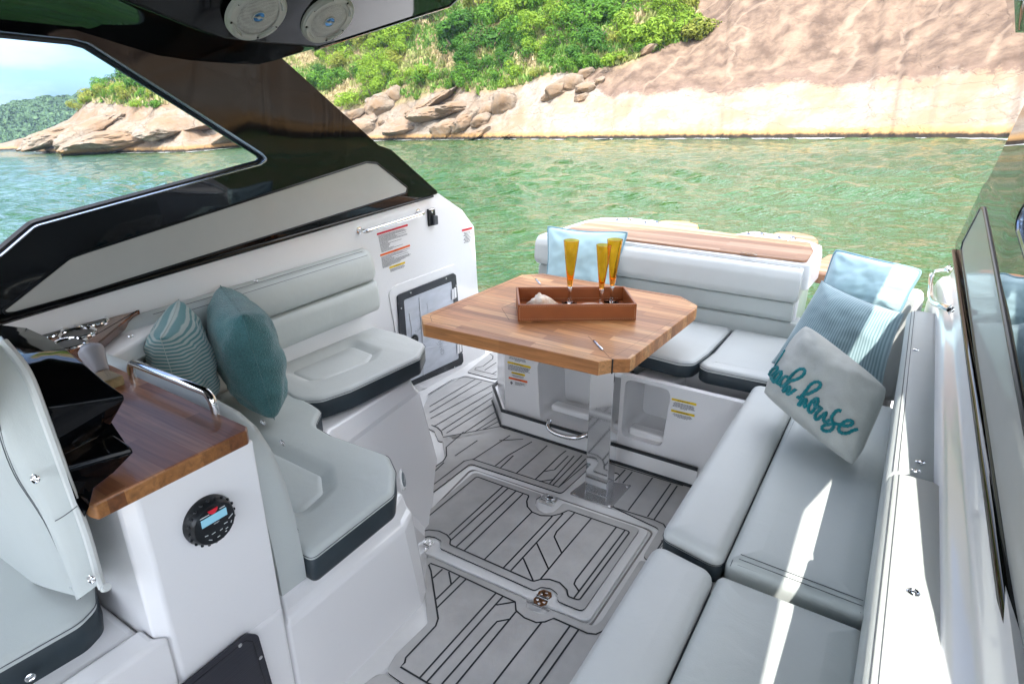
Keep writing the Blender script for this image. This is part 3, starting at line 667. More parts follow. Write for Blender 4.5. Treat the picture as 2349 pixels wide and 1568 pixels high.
def speaker(cx, cy):
    n = Vector((math.sin(BETA), 0, -math.cos(BETA))); v = Vector((math.cos(BETA), 0, math.sin(BETA)))
    c = ppl(cx, cy, qp(1.5, 0), n); F = frame(c, (0, 1, 0), n); r = .099
    mb = MB(); mb.lathe([(r*.70, .012), (r*.80, .010), (r*.93, .013), (r, .008), (r*1.01, 0), (r*1.01, -.004)], c, n, 48, cap0=False, cap1=False)
    for k in range(8):                                 # screw holes
        a = k*math.pi/4+.39; mb.lathe([(.0045, .0128), (.003, .0105), (.001, .0105)], c+(F.to_3x3() @ Vector((math.cos(a), math.sin(a), 0)))*r*.885, n, 8, mi=1)
    for k in range(4):                                 # raised shoulders between the slots
        a0 = k*math.pi/2+.4; A = []
        for h, rr in ((.0105, .79), (.017, .82), (.017, .9), (.011, .95)):
            A.append([c+F.to_3x3() @ Vector((math.cos(a0+t*.78/6)*r*rr, math.sin(a0+t*.78/6)*r*rr, h)) for t in range(7)])
        mb.rings(A, closed=False, cap0=False, cap1=False)
    fr = mb.build('speaker', [white_pl, dark], top, recalc=True)
    mb = MB(); mb.lathe([(r*.80, .0085), (r*.78, .0095), (r*.5, .0125), (r*.24, .0135), (r*.02, .0135)], c, n, 48, cap0=False)
    mb.build('grille', grille, fr, recalc=True)
    mb = MB(); mb.lathe([(r*.22, .0135), (r*.215, .0165), (r*.19, .017), (r*.18, .0155)], c, n, 32, cap0=False, cap1=False); mb.lathe([(r*.18, .0150), (r*.15, .0152), (.001, .0153)], c, n, 32, mi=1, cap0=False)
    mb.tube([c+F.to_3x3() @ Vector((-r*.19, 0, .0165)), c+F.to_3x3() @ Vector((r*.19, 0, .0165))], .0022, 8, mi=0); mb.lathe([(.006, .0155), (.006, .018), (.002, .019)], c, n, 16, mi=0)
    mb.build('badge', [white_pl, mat('badge_blue', (.02, .13, .28), .15, metal=.6)], fr)
grille = mat('speaker_grille', (.40, .41, .38), .5); _t, N_, K_, I_ = nodes(grille)
co = N_('ShaderNodeTexCoord'); v = N_('ShaderNodeTexVoronoi'); v.inputs['Scale'].default_value = 300; v.inputs['Randomness'].default_value = .15; K_(co.outputs['Object'], v.inputs['Vector'])
r_ = N_('ShaderNodeValToRGB'); K_(v.outputs['Distance'], r_.inputs[0]); r_.color_ramp.elements[0].position = .3; r_.color_ramp.elements[0].color = (.10, .10, .095, 1); r_.color_ramp.elements[1].position = .5; r_.color_ramp.elements[1].color = (.46, .47, .44, 1); K_(r_.outputs[0], I_['Base Color'])
speaker(588, 31); speaker(751, 43)
# ------------------------------------------------------------------ upholstery
def cushion(name, outline, F, h0, h1, mats, parent, r=.022, corner=.05, split=None, puff=.004, recess=None, rec_d=.022, stitch=None, **k):
    """padded slab: outline in the xy plane of frame F, from h0 to h1; the band below `split` takes the second material"""
    base_o = ccw([tuple(p) for p in outline]); flip = base_o[0] != tuple(outline[0])
    crl = list(corner) if isinstance(corner, (list, tuple)) else [corner]*len(base_o)
    if flip and len(set(crl)) > 1: crl.reverse()
    prof = [(.012, h0), (.003, h0+.004), (0, h0+.012)]; mis = [1, 1]
    if split is not None:
        prof += [(0, split-.003), (.0035, split)]; mis += [1, 1]; prof += [(0, split+.003)]; mis += [0]
    else: mis = [0, 0]
    for a in (0, 22, 45, 67, 90): prof.append((r-r*math.cos(R(a))+(0), h1-r+r*math.sin(R(a)))); mis.append(0)
    S = F if isinstance(F, Matrix) else Matrix.Translation((0, 0, 0))
    def inset2(poly, rr, d, n=7):
        q = offset(poly, d); N = len(q); R_ = []
        for i in range(N):
            e1 = Vector(poly[i])-Vector(poly[i-1]); e2 = Vector(poly[(i+1) % N])-Vector(poly[i])
            convex = e1.x*e2.y-e1.y*e2.x > 0
            R_.append(max(.004, rr[i]-d*.8) if convex else rr[i]+d)
        return rounded([Vector((p[0], p[1], 0)) for p in q], R_, n)
    def ring(d, h): return [S @ Vector((p.x, p.y, h)) for p in inset2(base_o, crl, d)]
    mind = min(max(p[0] for p in base_o)-min(p[0] for p in base_o), max(p[1] for p in base_o)-min(p[1] for p in base_o))
    mb = MB(); rs = [ring(d, h) for d, h in prof]
    if recess is None:
        for d, h in ((r+.012, h1+puff*.35), (r+.025, h1+puff*.75), (r+.04, h1+puff)):
            if d < mind*.36: rs.append(ring(d, h)); mis.append(0)
        mb.rings(rs, True, True, mis=mis)
    else:
        mb.rings(rs, True, False, mis=mis)
        rc_ = ccw([tuple(p) for p in recess]); rr_l = [.07]*len(rc_)
        q = [(p.x, p.y) for p in inset2(rc_, rr_l, 0)]
        top_o = [(p.x, p.y) for p in inset2(base_o, crl, r)]
        tris = tessellate_polygon([[Vector((*p, 0)) for p in top_o], [Vector((*p, 0)) for p in reversed(q)]])
        flat = top_o+list(reversed(q)); mb.add([S @ Vector((*p, h1)) for p in flat], [], 0); b = len(mb.v)-len(flat)
        for t in tris:
            mb.f.append([b+i for i in t]); mb.m.append(0); mb.sm.append(True)
        pr = [(0, h1), (.010, h1-.08*rec_d), (.024, h1-.4*rec_d), (.038, h1-.8*rec_d), (.048, h1-rec_d)]
        mb.rings([[S @ Vector((p.x, p.y, h)) for p in inset2(rc_, rr_l, d)] for d, h in pr], False, False)
        mb.rings([[S @ Vector((p.x, p.y, h)) for p in inset2(rc_, rr_l, d)] for d, h in ((.0485, h1-rec_d), (.055, h1-rec_d+.004), (.065, h1-rec_d+.006))], False, True)
    me_o = mb.build(name, mats, parent, recalc=True, sharp=60, **k)
    if split is not None:
        m2 = MB(); m2.tube(ring(-.0012, split+.0075), .0011, 5, closed=True); m2.build('seam_stitching', seamd, me_o)
    return me_o
def corner_min(c): return c if isinstance(c, (int, float)) else min(c)
IDM = Matrix.Identity(4)
def stitchline(pts, parent, r=.0011, m=None):
    mb = MB(); mb.tube(pts, r, 5); return mb.build('seam_stitching', m or seamd, parent)
def snap(p, n, parent, name='snap_fastener'):
    mb = MB(); mb.lathe([(.0085, 0), (.0085, .002), (.007, .003), (.0055, .0015), (.0045, .001), (.0035, .003), (.001, .0034)], p, n, 16, cap0=False)
    return mb.build(name, chrome, parent)

# ---- lounge on the left
ZS = .5
lounge = empty('corner_lounge', (-1.65, 1.2, 0), label='pale grey corner lounge seat with charcoal bands along the left side wall', cat='seat')
# base: moulded plinth
def zp(pts, z): return [(pz(x, y, z).x, pz(x, y, z).y) for x, y in pts]
mb = MB()
b0 = [(-2.13, 1.92), (-1.64, 1.92), (-1.615, 1.90), (-1.31, 1.475), (-1.285, 1.44), (-1.125, 1.235), (-1.100, 1.18), (-1.094, .691), (-2.13, .691)]
b1 = [(-2.13, 1.885), (-1.705, 1.885), (-1.685, 1.865), (-1.66, 1.36), (-1.60, 1.29), (-1.14, 1.20), (-1.105, 1.12), (-1.096, .691), (-2.13, .691)]
B1 = [Vector((x, y, .405)) for x, y in b1]; B0 = [Vector((x, y, 0)) for x, y in b0]
mb.rings([B0, [a.lerp(b, .83) for a, b in zip(B0, B1)], [a.lerp(b, .83)+Vector((0, 0, .018)) for a, b in zip(B0, [b.lerp(Vector((-1.8, 1.1, b.z)), .03) for b in B1])], [b.lerp(Vector((-1.8, 1.1, b.z)), .04) for b in B1]], False, True)
mb.build('base', gel, lounge, bevel=.010, seg=3, recalc=True, sharp=12)
# seat cushions
far_out = [(-2.12, 1.42), (-1.985, 1.36), (-1.80, 1.325), (-1.725, 1.38), (-1.695, 1.50), (-1.675, 1.89), (-1.75, 2.02), (-1.90, 2.06), (-2.12, 2.06)]
far_rec = [(-2.14, 1.30), (-1.90, 1.36), (-1.83, 1.45), (-1.80, 1.78), (-1.86, 1.87), (-2.14, 1.90)]
far_rec = [(-2.09, 1.46), (-1.89, 1.44), (-1.825, 1.50), (-1.80, 1.76), (-1.86, 1.87), (-2.09, 1.90)]
c1 = cushion('seat_cushion', far_out, IDM, .412, .505, [vinyl_lt, char], lounge, r=.02, corner=[.02, .05, .07, .06, .08, .05, .06, .06, .02], split=.485, recess=far_rec)
near_out = [(-2.10, .80), (-2.10, 1.40), (-1.95, 1.375), (-1.73, 1.345), (-1.665, 1.33), (-1.60, 1.24), (-1.50, 1.225), (-1.25, 1.235), (-1.17, 1.18), (-1.095, 1.09), (-1.085, .78)]
near_rec = [(-1.95, .84), (-1.95, 1.12), (-1.34, 1.10), (-1.24, 1.02), (-1.20, .84)]
c2 = cushion('seat_cushion', near_out, IDM, .405, .498, [vinyl, char], lounge, r=.02, corner=[.02, .02, .05, .05, .05, .07, .05, .05, .05, .05, .02], split=.478, recess=near_rec)
# backrest along the side wall: rolled top pad and lower pad, as a profile swept along the wall and round the corner
def sweep(name, path, prof, mats, parent, mis=None, caps=True, taper=None):
    """path: plan points (x, y, inward normal x, y, dz); prof: (out from wall, height)"""
    mb = MB(); rs = []
    for i, (x, y, nx, ny, dz) in enumerate(path):
        k = taper[i] if taper else 1
        rs.append([Vector((x+nx*d*k, y+ny*d*k, (h+dz) if h > .6 else h+dz*max(0, (h-.5)/.1)*1.0)) for d, h in prof])
    mb.rings(rs, caps, caps, mi=0, mis=mis); return mb.build(name, mats, parent, recalc=True, sharp=55)
prof_up = [(0, .735), (.085, .735), (.102, .745), (.112, .765), (.110, .80), (.098, .835), (.082, .86), (.06, .872), (.03, .875), (0, .87)]
prof_lo = [(0, .60), (.115, .60), (.128, .61), (.130, .64), (.125, .70), (.113, .728), (.10, .732), (0, .732)]
prof_bt = [(0, .50), (.10, .50), (.10, .598), (0, .598)]
def backpath():
    P = []
    for y in (2.045, 2.035, 2.0, 1.8, 1.5, 1.2, 1.02): P.append((-2.135, y, 1, 0, .02*(y-1)))
    for k in range(1, 8):
        a = k/8*math.pi/2; c = (-1.97, .86)
        P.append((c[0]-.165*math.cos(a), c[1]-.165*math.sin(a), math.cos(a), math.sin(a), -.0))
    return P
bp_ = backpath(); tp = [.25, .8, 1]+[1]*20
sweep('backrest', bp_, prof_up, vinyl, lounge, taper=tp[:len(bp_)]); sweep('lower_backrest', bp_, prof_lo, vinyl, lounge, taper=tp[:len(bp_)]); sweep('back_plinth', [p for p in bp_], prof_bt, gel, lounge, taper=[.3]*len(bp_))
for o_, z_ in ((.064, .876), (.094, .862)): stitchline([Vector((-2.135+o_, y, z_+.02*(y-1))) for y in (1.02, 1.2, 1.5, 1.8, 1.99)], lounge, .0009)
for (x, y) in ((587, 645), (300, 772)): snap(pz(x, y, .885), (0.1, 0, 1), lounge)
# near backrest between lounge and console: plate-like pad with a rounded shoulder
nb = [pz(340, 838, .89), pz(600, 985, .875)]
F = frame(Vector((-1.2, .735, 0)), (1, 0, 0), (0, 1, 0))    # x along +X, y = n x u = (0,0,-1)
mb = MB()
def nbsec(x, top, t0=.70, t1=.775):
    return [Vector((x, t0, .42)), Vector((x, t0, top-.03)), Vector((x, t0+.012, top-.008)), Vector((x, t0+.03, top)), Vector((x, t1-.025, top)), Vector((x, t1-.008, top-.012)), Vector((x, t1, top-.04)), Vector((x, t1, .42))]
xs = [(-2.0, .885), (-1.75, .885), (-1.5, .882), (-1.33, .875), (-1.24, .865), (-1.18, .84), (-1.14, .79), (-1.115, .70), (-1.105, .60), (-1.103, .55)]
xs = [(-2.0, .885), (-1.75, .885), (-1.5, .882), (-1.36, .878), (-1.26, .868), (-1.20, .845), (-1.16, .80), (-1.135, .73), (-1.118, .64), (-1.110, .52)]
mb.rings([nbsec(x, t) for x, t in xs], True, True)
nbo = mb.build('side_backrest', vinyl, lounge, recalc=True, sharp=55, bevel=0)
stitchline([Vector((x-.012, .7765, t-.028)) for x, t in xs[:-1]], nbo, .0012)
for (x, y) in ((602, 969), (647, 1016)): snap(py(x, y, .777), (0, 1, .25), nbo)
snap(Vector((-1.125, .776, .56)), (0, 1, 0), nbo)

# ---- galley console
con = empty('galley_console', (-1.4, .5, 0), label='white galley console with a wooden worktop, left of the deck', cat='console')
mb = MB(); XC = -1.10
P0 = [(-1.72, -.6), (XC-.0, -.6), (XC, .30), (XC, .665), (XC-.02, .70), (-1.72, .72)]
def lv(z, pts): return [Vector((x, y, z)) for x, y in pts]
# body aft of the helm seat ledge
mb.prism(lv(.0, [(-1.9, .415), (-1.125, .415), (XC, .44), (XC, .69), (-1.9, .69)]), (0, 0, .868))
mb.build('body', gel, con, bevel=.006, seg=3, sharp=20)
mb = MB(); mb.prism(lv(0, [(-1.9, -.8), (-1.10, -.8), (-1.094, .60), (-1.094, .690), (-1.9, .690)]), (0, 0, .405)); mb.build('lower_body', gel, con, bevel=.012, seg=3)
mb = MB(); mb.prism(lv(.402, [(-1.9, -.8), (-1.17, -.8), (-1.17, .413), (-1.9, .413)]), (0, 0, .125)); mb.build('seat_plinth', gel, con, bevel=.02, seg=3)
mb = MB(); mb.prism(lv(.402, [(-1.169, -.8), (-1.10, -.8), (-1.10, .437), (-1.124, .413), (-1.169, .413)]), (0, 0, .14)); mb.build('ledge', gel, con, bevel=.02, seg=3)
mb = MB(); wt = lv(.868, [(-1.72, .37), (-1.108, .365), (-1.09, .37), (-1.09, .672), (-1.105, .685), (-1.72, .70)])
mb.prism(wt, (0, 0, .034), 0, mi_side=1); mb.build('worktop', [teak_counter, teak_edge], con, bevel=.004, seg=3)
# rail over the worktop edge
ra, rb = pz(283, 864, .902), pz(487, 946, .902)
h_ = .055
mb = MB(); up_ = Vector((.0, 0, 1))
pth = [ra-Vector((0, 0, .03)), ra+Vector((.0, 0, .02)), ra+Vector((.012, .001, .043)), ra+Vector((.035, .003, h_)), rb+Vector((-.035, -.003, h_)), rb+Vector((-.012, -.001, .043)), rb+Vector((0, 0, .02)), rb-Vector((0, 0, .03))]
ra2, rb2 = pz(283, 864, .902), pz(483, 946, .902)
def rail(a, b, hh, rr):
    d = (b-a).normalized(); P = [a-Vector((0, 0, .01)), a+Vector((0, 0, hh-.03))]
    for k in range(1, 5): q = k/5*math.pi/2; P.append(a+Vector((0, 0, hh-.03))+d*(.03-.03*math.cos(q))+Vector((0, 0, .03*math.sin(q))))
    P2 = [b-Vector((0, 0, .01)), b+Vector((0, 0, hh-.03))]
    for k in range(1, 5): q = k/5*math.pi/2; P2.append(b+Vector((0, 0, hh-.03))-d*(.03-.03*math.cos(q))+Vector((0, 0, .03*math.sin(q))))
    mb = MB(); mb.tube(P+list(reversed(P2)), rr, 14); return mb
rail(Vector((ra2.x+.03, .684, .902)), Vector((rb2.x+.01, .684, .902)), .048, .0095).build('grab_rail', chrome, con)
# marine radio
st_c = px(475, 1189, XC); st_c.x = XC-.0005
SF = frame(st_c, (0, 1, 0), (1, 0, 0))
radio = empty('marine_radio', st_c, label='round black waterproof radio with blue display on the white console', cat='radio')
mb = MB(); r = .0525; S = SF
mb.lathe([(r*1.0, 0), (r*1.02, .006), (r*.98, .010), (r*.97, .012), (r*.93, .018), (r*.88, .026), (r*.84, .028)], st_c, (1, 0, 0), 40, cap0=False, cap1=False); mb.lathe([(r*.84, .028), (r*.8, .0275), (.001, .0275)], st_c, (1, 0, 0), 40, cap0=False)
for k in range(20):
    a = k*2*math.pi/20; mb.lathe([(.0035, 0), (.003, .004), (.001, .005)], S @ Vector((math.cos(a)*r*.93, math.sin(a)*r*.93, .0165)), S.to_3x3() @ Vector((math.cos(a), math.sin(a), .8)), 8)
rb_ = mb.build('housing', gloss2, radio)
def chip(c, w_, h__, m, name, parent, z=.0285, rot=0.0, t=.0012, shape=None):
    mb = MB(); P = shape or [(-w_/2, -h__/2), (w_/2, -h__/2), (w_/2, h__/2), (-w_/2, h__/2)]
    cs, sn = math.cos(rot), math.sin(rot)
    mb.prism([S @ Vector((c[0]+x*cs-y*sn, c[1]+x*sn+y*cs, z)) for x, y in P], S.to_3x3() @ Vector((0, 0, t))); return mb.build(name, m, parent)
chip((.0, .014), .056, .0175, mat('radio_display', (.16, .33, .42), .2, emit=(.22, .48, .62, .12)), 'display', radio)
chip((0, .031), .02, .009, mat('red_button', (.7, .02, .04), .35), 'power_button', radio, t=.002, shape=[(-.011, .004), (-.008, -.002), (-.003, -.006), (.003, -.006), (.008, -.002), (.011, .004)])
prt = mat('radio_print', (.65, .67, .68), .6)
mb = MB()
for (x, y, w_, rr) in ((-.018, .0265, .02, 0), (.021, .0265, .012, 0), (.035, -.004, .012, .5), (.022, -.013, .008, 0), (.034, -.017, .005, 1.2), (-.022, -.017, .007, -.2), (-.007, -.02, .008, .1), (.010, -.022, .006, .2), (.022, -.026, .006, .2), (-.016, -.031, .008, -.6), (.002, -.034, .006, .1), (.019, -.032, .004, 0)):
    cs, sn = math.cos(rr), math.sin(rr); hh_ = .0016
    mb.prism([S @ Vector((x+a*cs-b*sn, y+a*sn+b*cs, .0276)) for a, b in ((-w_/2, -hh_/2), (w_/2, -hh_/2), (w_/2, hh_/2), (-w_/2, hh_/2))], S.to_3x3() @ Vector((0, 0, .0006)))
tv, tf = text_mesh('voxx', .0065); mb.add([S @ Vector((v.x+.003, v.y+.0005, .0284)) for v in tv], tf)
mb.build('printed_legend', prt, radio)
# dark access panel low on the console
pf = lambda u, v: Vector((XC+.0105, u, v))
pan = empty('access_panel', px(560, 1500, XC), label='black screwed access panel low on the white console face', cat='panel')
ap = [px(*T(0, 2, u, v), -1.094) for u, v in ((1130, 1640), (1665, 1225), (1735, 1210), (1780, 1240), (1880, 1590), (1900, 1700))]
ap = [(p.y, p.z) for p in ap]; ap = [(-.2, .02)] + [(.16, .26)] + ap[1:5] + [(ap[4][0]+.06, .06), (.2, .02)]
A_ = [px(*T(0, 2, u, v), -1.09) for u, v in ((1250, 1568), (1690, 1215), (1770, 1225), (1868, 1568))]
ap = [(A_[0].y-(A_[1].y-A_[0].y)*.8, A_[0].z-(A_[1].z-A_[0].z)*.8), (A_[1].y, A_[1].z), (A_[2].y, A_[2].z), (A_[3].y+(A_[3].y-A_[2].y)*.9, A_[3].z+(A_[3].z-A_[2].z)*.9)]
ap += [(ap[3][0]-.35, ap[3][1]-.12)]
a2 = rounded([Vector((*p, 0)) for p in ap], .025, 4)
mb = MB(); plate(mb, [(p.x, p.y) for p in a2], [], lambda u, v: Vector((-1.0905, u, v)), (.004, 0, 0)); mb.build('cover', mat('panel_black', (.018, .019, .028), .35, bump=.3, bscale=9, stretch=(1, 1, 40)), pan, recalc=True)
a3 = [(p.x, p.y) for p in offset([(p.x, p.y) for p in (rounded([Vector((*p, 0)) for p in ccw(ap)], .025, 4))], .016)]
mb = MB(); mb.tube([Vector((-1.0862, u, v)) for u, v in a3], .0012, 6, closed=True); mb.build('groove', dark, pan)
for (u, v) in ((1650, 1300), (1790, 1384)):
    p = px(*T(0, 2, u, v), -1.0865); mb = MB(); mb.lathe([(.0055, 0), (.005, .002), (.002, .003)], p, (1, 0, 0), 12); mb.build('screw', screw_m, pan)
# logo lights at the foot of the plinths
def roundel(p, n, label):
    e = empty('floor_light', p, label=label, cat='light', group='small round courtesy lights')
    mb = MB(); mb.lathe([(.036, 0), (.036, .004), (.028, .008), (.027, .006)], p, n, 28, cap0=False, cap1=False); mb.build('bezel', gel, e)
    mb = MB(); mb.lathe([(.024, .004), (.024, .009), (.020, .010), (.001, .010)], p, n, 24); mb.build('lens', mat('lens_grey', (.16, .19, .21), .35), e)
    tv, tf = text_mesh('NHD', .016); Fm = frame(p+Vector(n).normalized()*.0108, Vector(n).cross(Vector((0, 0, -1))) if abs(n[2]) < .9 else (1, 0, 0), n)
    mb = MB(); mb.add([Fm @ Vector(v) for v in tv], tf); mb.build('emblem', prt, e)
roundel(px(*T(1, 2, -28+5, 1405) if False else (867, 1515), -1.094)+Vector((.001, 0, 0)), (1, 0, .0), 'round grey courtesy light low on the console beside the access panel')
roundel(ppl(914, 1101, (-1.31, 1.475, 0), (.80, .575, .2))+Vector((.008, .006, .0)), (.80, .575, .2), 'round grey courtesy light on the lounge base behind the near cushion')

# ---- wooden shelf with cup holders
sh = empty('cup_holder_shelf', (-1.95, .9, .85), label='dark varnished wooden shelf with chrome cup holders beside the side frame', cat='shelf')
def s3(u, v, z=.885): return pz(u*.3831*1/1.7437 if False else u*.21972, (1150+v*.38314)/1.7437, z)
# points measured on a tile of the picture: full = 0+u*.38314, 1150+v*.38314
def s3(u, v, z=.885): return pz(u*.38314/1.7437, (1150+v*.38314)/1.7437, z)
out = [s3(1355, 196), s3(1392, 225), s3(985, 610), s3(830, 800), s3(300, 900), s3(-200, 640), s3(0, 530)]
out = [Vector((max(p.x, -2.128), p.y, p.z)) for p in out]
mb = MB(); mb.prism(out, (0, 0, -.028), 0, mi_side=1); mb.build('board', [teak_dark, teak_dark], sh, bevel=.004)
mb = MB(); P = [Vector((p.x, p.y, .856)) for p in out]; P2 = [s3(1392, 240, .858)+Vector((.03, .045, 0)), s3(1000, 640, .858)+Vector((.045, .02, 0))]
ow = [P[0]+Vector((0, .09, 0)), P2[0]+Vector((.0, .02, 0)), P2[1], P[3]+Vector((.05, -.02, 0)), P[4], P[5], P[6]]
mb.prism([Vector((-2.128, 1.20, .853)), Vector((-2.06, 1.14, .853)), s3(1040, 790, .853), s3(900, 960, .853), Vector((-1.75, .55, .853)), Vector((-2.128, .5, .853))], (0, 0, -.06)); mb.build('shelf_base', gel, sh, bevel=.01, seg=3)
def cup(u, v, ru, name='cup_holder', z=.886, parent=sh, k=1.0):
    c = s3(u, v, z); mb = MB()
    mb.lathe([(ru*.80, .001), (ru*.86, .006), (ru*.95, .007), (ru, .004), (ru, 0)], c, (0, 0, 1), 36, cap0=False, cap1=False)
    mb.lathe([(ru*.80, .001), (ru*.78, -.02), (ru*.74, -.045), (.002, -.045)], c-Vector((0, 0, 0)), (0, 0, 1), 36, cap0=False)
    mb.build(name, chrome, parent, recalc=True)
# board stays closed; a dark disc just proud of it paints each shaded well
for (u, v) in ((955, 358), (815, 482), (470, 480), (715, 592)):
    c = s3(u, v, .8855); mb = MB(); mb.lathe([(.040, .0), (.0005, .0002)], c, (0, 0, 1), 36, cap0=False)
    mb.build('cup_well_shade', mat('cup_dark', (.12, .12, .12), .3, metal=.6), sh)
    mb = MB(); mb.lathe([(.041, .0015), (.043, .005), (.047, .007), (.050, .005), (.051, .0)], c, (0, 0, 1), 40, cap0=False, cap1=False); mb.build('cup_holder', chrome, sh)

# ---- helm seat in the near left corner
helm = empty('helm_seat', (-1.5, .3, .5), label='grey helm seat with a glossy black backrest shell, nearest on the left', cat='seat')
def hy(x, y, Y): return py(x, y, Y)
sc = [pz(228, 1392, .6), pz(160, 1330, .6), pz(0, 1245, .6), Vector((-1.75, .37, .6)), Vector((-1.75, -.25, .6)), Vector((-1.25, -.25, .6)), pz(-60, 1530, .6)]
sc = [(-1.235, .372), (-1.30, .40), (-1.75, .40), (-1.75, -.2), (-1.255, -.2), (-1.215, .33)]
cushion('seat_cushion', sc, IDM, .515, .608, [vinyl, char], helm, r=.02, corner=[.045, .04, .03, .03, .03, .05], split=.590)
snap(pz(69, 1552, .56)+Vector((0, 0, 0)), (1, -.2, 0), helm)
# upholstered backrest: traced faces at their own depths
def H(x, y, Y): return py(x, y, Y)
mb = MB()
seamP = [(-15, 880, .29), (0, 985, .30), (38, 1090, .315), (105, 1195, .33), (150, 1290, .335), (182, 1368, .34)]
edgeP = [(8, 782, .345), (62, 852, .350), (105, 960, .352), (150, 1085, .354), (200, 1225, .356), (232, 1335, .356)]
fr_ = [H(*p) for p in seamP]; ed_ = [H(*p) for p in edgeP]
lf_ = [H(x, y, Y) for x, y, Y in ((-260, 900, .31), (-240, 980, .32), (-220, 1060, .32), (-180, 1150, .33), (-90, 1230, .34), (20, 1290, .345))]
mid_ = [a.lerp(b, .5)+Vector((.012, -.026, .004)) for a, b in zip(fr_, ed_)]
ml_ = [a.lerp(b, .5)+Vector((.0, -.015, .0)) for a, b in zip(fr_, lf_)]
bk_ = [p+Vector((-.03, .008, .0)) for p in ed_]; bl_ = [p+Vector((0, .03, 0)) for p in lf_]
cols = [spline(c_, 5) for c_ in (lf_, ml_, fr_, mid_, ed_, bk_, bl_)]
rows = []
for i in range(len(cols[0])):
    c_ = [c[i] for c in cols]
    rows.append(spline(c_[:3], 4)[:-1]+spline(c_[2:5], 4)[:-1]+c_[4:])
mb.rings(rows, True, True); hb = mb.build('backrest', vinyl, helm, recalc=True, sharp=50)
mb = MB(); mb.tube(spline([p+Vector((.004, -.002, 0)) for p in ed_]+[H(246, 1345, .356)], 5), .0075, 8); mb.build('piping', vinyl_lt, hb)
for off in (-.006, .006): stitchline(spline([p+Vector((off, -.0012, 0)) for p in fr_], 5), hb, .0009)
stitchline(spline([H(x, y, d) for x, y, d in ((117, 1199, .328), (146, 1183, .322), (177, 1160, .338))], 5), hb, .0009)
snap(H(82, 1097, .312), (.4, -.9, .2), hb); snap(H(211, 1327, .338), (.4, -.9, .2), hb)
# glossy black shell behind it
mb = MB()
S1 = [(-60, 742, .47), (0, 745, .46), (60, 752, .46), (105, 772, .46), (150, 800, .46), (190, 832, .46), (240, 875, .455), (283, 906, .45), (286, 916, .45), (270, 945, .46), (252, 975, .47), (247, 988, .47), (300, 1025, .45), (306, 1038, .45), (260, 1085, .45), (215, 1120, .45), (205, 1160, .45), (150, 1100, .44), (60, 850, .435), (-60, 800, .43)]
pt = []
for x, y, d in S1:
    p = H(x, y, d)
    if x < 70 and y > 780 or (x == 150 and y == 1100): p = H(x, y, .36)
    if p.z < .908: p = pz(x, y, .908)
    pt.append(p)
ins = [(-60, 782), (0, 788), (14, 796), (32, 815), (46, 835), (60, 856), (82, 900), (98, 938), (100, 948), (125, 1010), (132, 1035), (136, 1045), (146, 1075), (148, 1082), (158, 1110), (170, 1140), (192, 1180), (140, 1065), (50, 840), (-60, 800)]
A0 = pt; A1 = [H(x, y, .352) for x, y in ins]
gc = sum(pt, Vector())/len(pt)
A2 = [(lambda q_: q_.lerp(gc+(gc-CAM)*.05, .07))(CAM+(p-CAM)*(1.07 if p.z > .97 else 1.012)) for p in pt]
mb.rings([A2, A0, A1], True, True)
shell = mb.build('backrest_shell', mat('shell_gloss', (.003, .0035, .0045), .05, spec=.16, bump=.3, bscale=4, bdist=.02), helm, recalc=True, sharp=44, bevel=.006, seg=3)

# small things beside the shell
tap = empty('folded_faucet', s3(930, 700, .9), label='small pale grey folding faucet on the worktop behind the black shell', cat='faucet')
mb = MB(); a = s3(940, 640, .955); b = s3(1070, 880, .905)
pp = spline([a, a.lerp(b, .25), a.lerp(b, .6), b], 5); mb.tube(pp, [.026*(1-abs(i/len(pp)-.18)**1.2*.75)+.004 for i in range(len(pp))], 14); mb.build('spout', mat('grey_plastic', (.36, .36, .39), .35), tap)
mb = MB(); mb.lathe([(.022, -.05), (.024, 0), (.018, .01), (.004, .015)], a, (0, 0, 1), 20); mb.build('head', mat('grey_plastic_dark', (.26, .27, .30), .35), tap)
blk = s3(1150, 985, .915); mb = MB(); mb.box(blk+Vector((-.02, 0, 0)), (.075, .05, .026)); o = mb.build('wooden_block', wood('pale_wood', .3, (.34, .25, .12), (.26, .18, .08), (.42, .32, .17), .3, .05, .5, 0), bevel=.004, label='small pale wooden block lying on the worktop against the black shell', cat='block')

# ---- things on the port side wall
def wallp(x, y, d=0): p = px(x, y, XP); p.x += d; return p
def A4(u, v): return ((1380+u*.44637)/1.7437, (800+v*.44637)/1.7437)   # tile 1380..2000 x 800..1500
hr = empty('grab_handle', wallp(*A4(380, 190)), label='polished steel grab handle on the white side wall above the warning stickers', cat='handle', group=None)
mb = MB(); a, b = wallp(*A4(125, 272)), wallp(*A4(652, 108)); d = (b-a).normalized(); n = Vector((1, 0, 0))
P = [a-n*.002, a+n*.03, a+n*.042+d*.012, a+n*.046+d*.04, b+n*.046-d*.04, b+n*.042-d*.012, b+n*.03, b-n*.002]
mb.tube(spline(P, 4), .0095, 12); mb.build('bar', chrome, hr)
for q in (a, b): mb = MB(); mb.lathe([(.017, .001), (.017, .004), (.012, .006)], q, n, 20); mb.build('foot_plate', chrome, hr)
lt = empty('latch_clip', wallp(*A4(765, 150)), label='black and steel door catch on the side wall right of the grab handle', cat='latch')
def quad(pts, d, t, m, name, parent, bevel=.002):
    mb = MB(); plate(mb, [(wallp(*p).y, wallp(*p).z) for p in pts], [], lambda u, v: Vector((XP+d, u, v)), (t, 0, 0)); return mb.build(name, m, parent, bevel=bevel, recalc=True)
quad([A4(730, 82), A4(792, 68), A4(803, 220), A4(742, 236)], .001, .01, gloss2, 'backplate', lt)
quad([A4(733, 80), A4(792, 68), A4(793, 76), A4(734, 90)], .0115, .006, chrome, 'top_plate', lt)
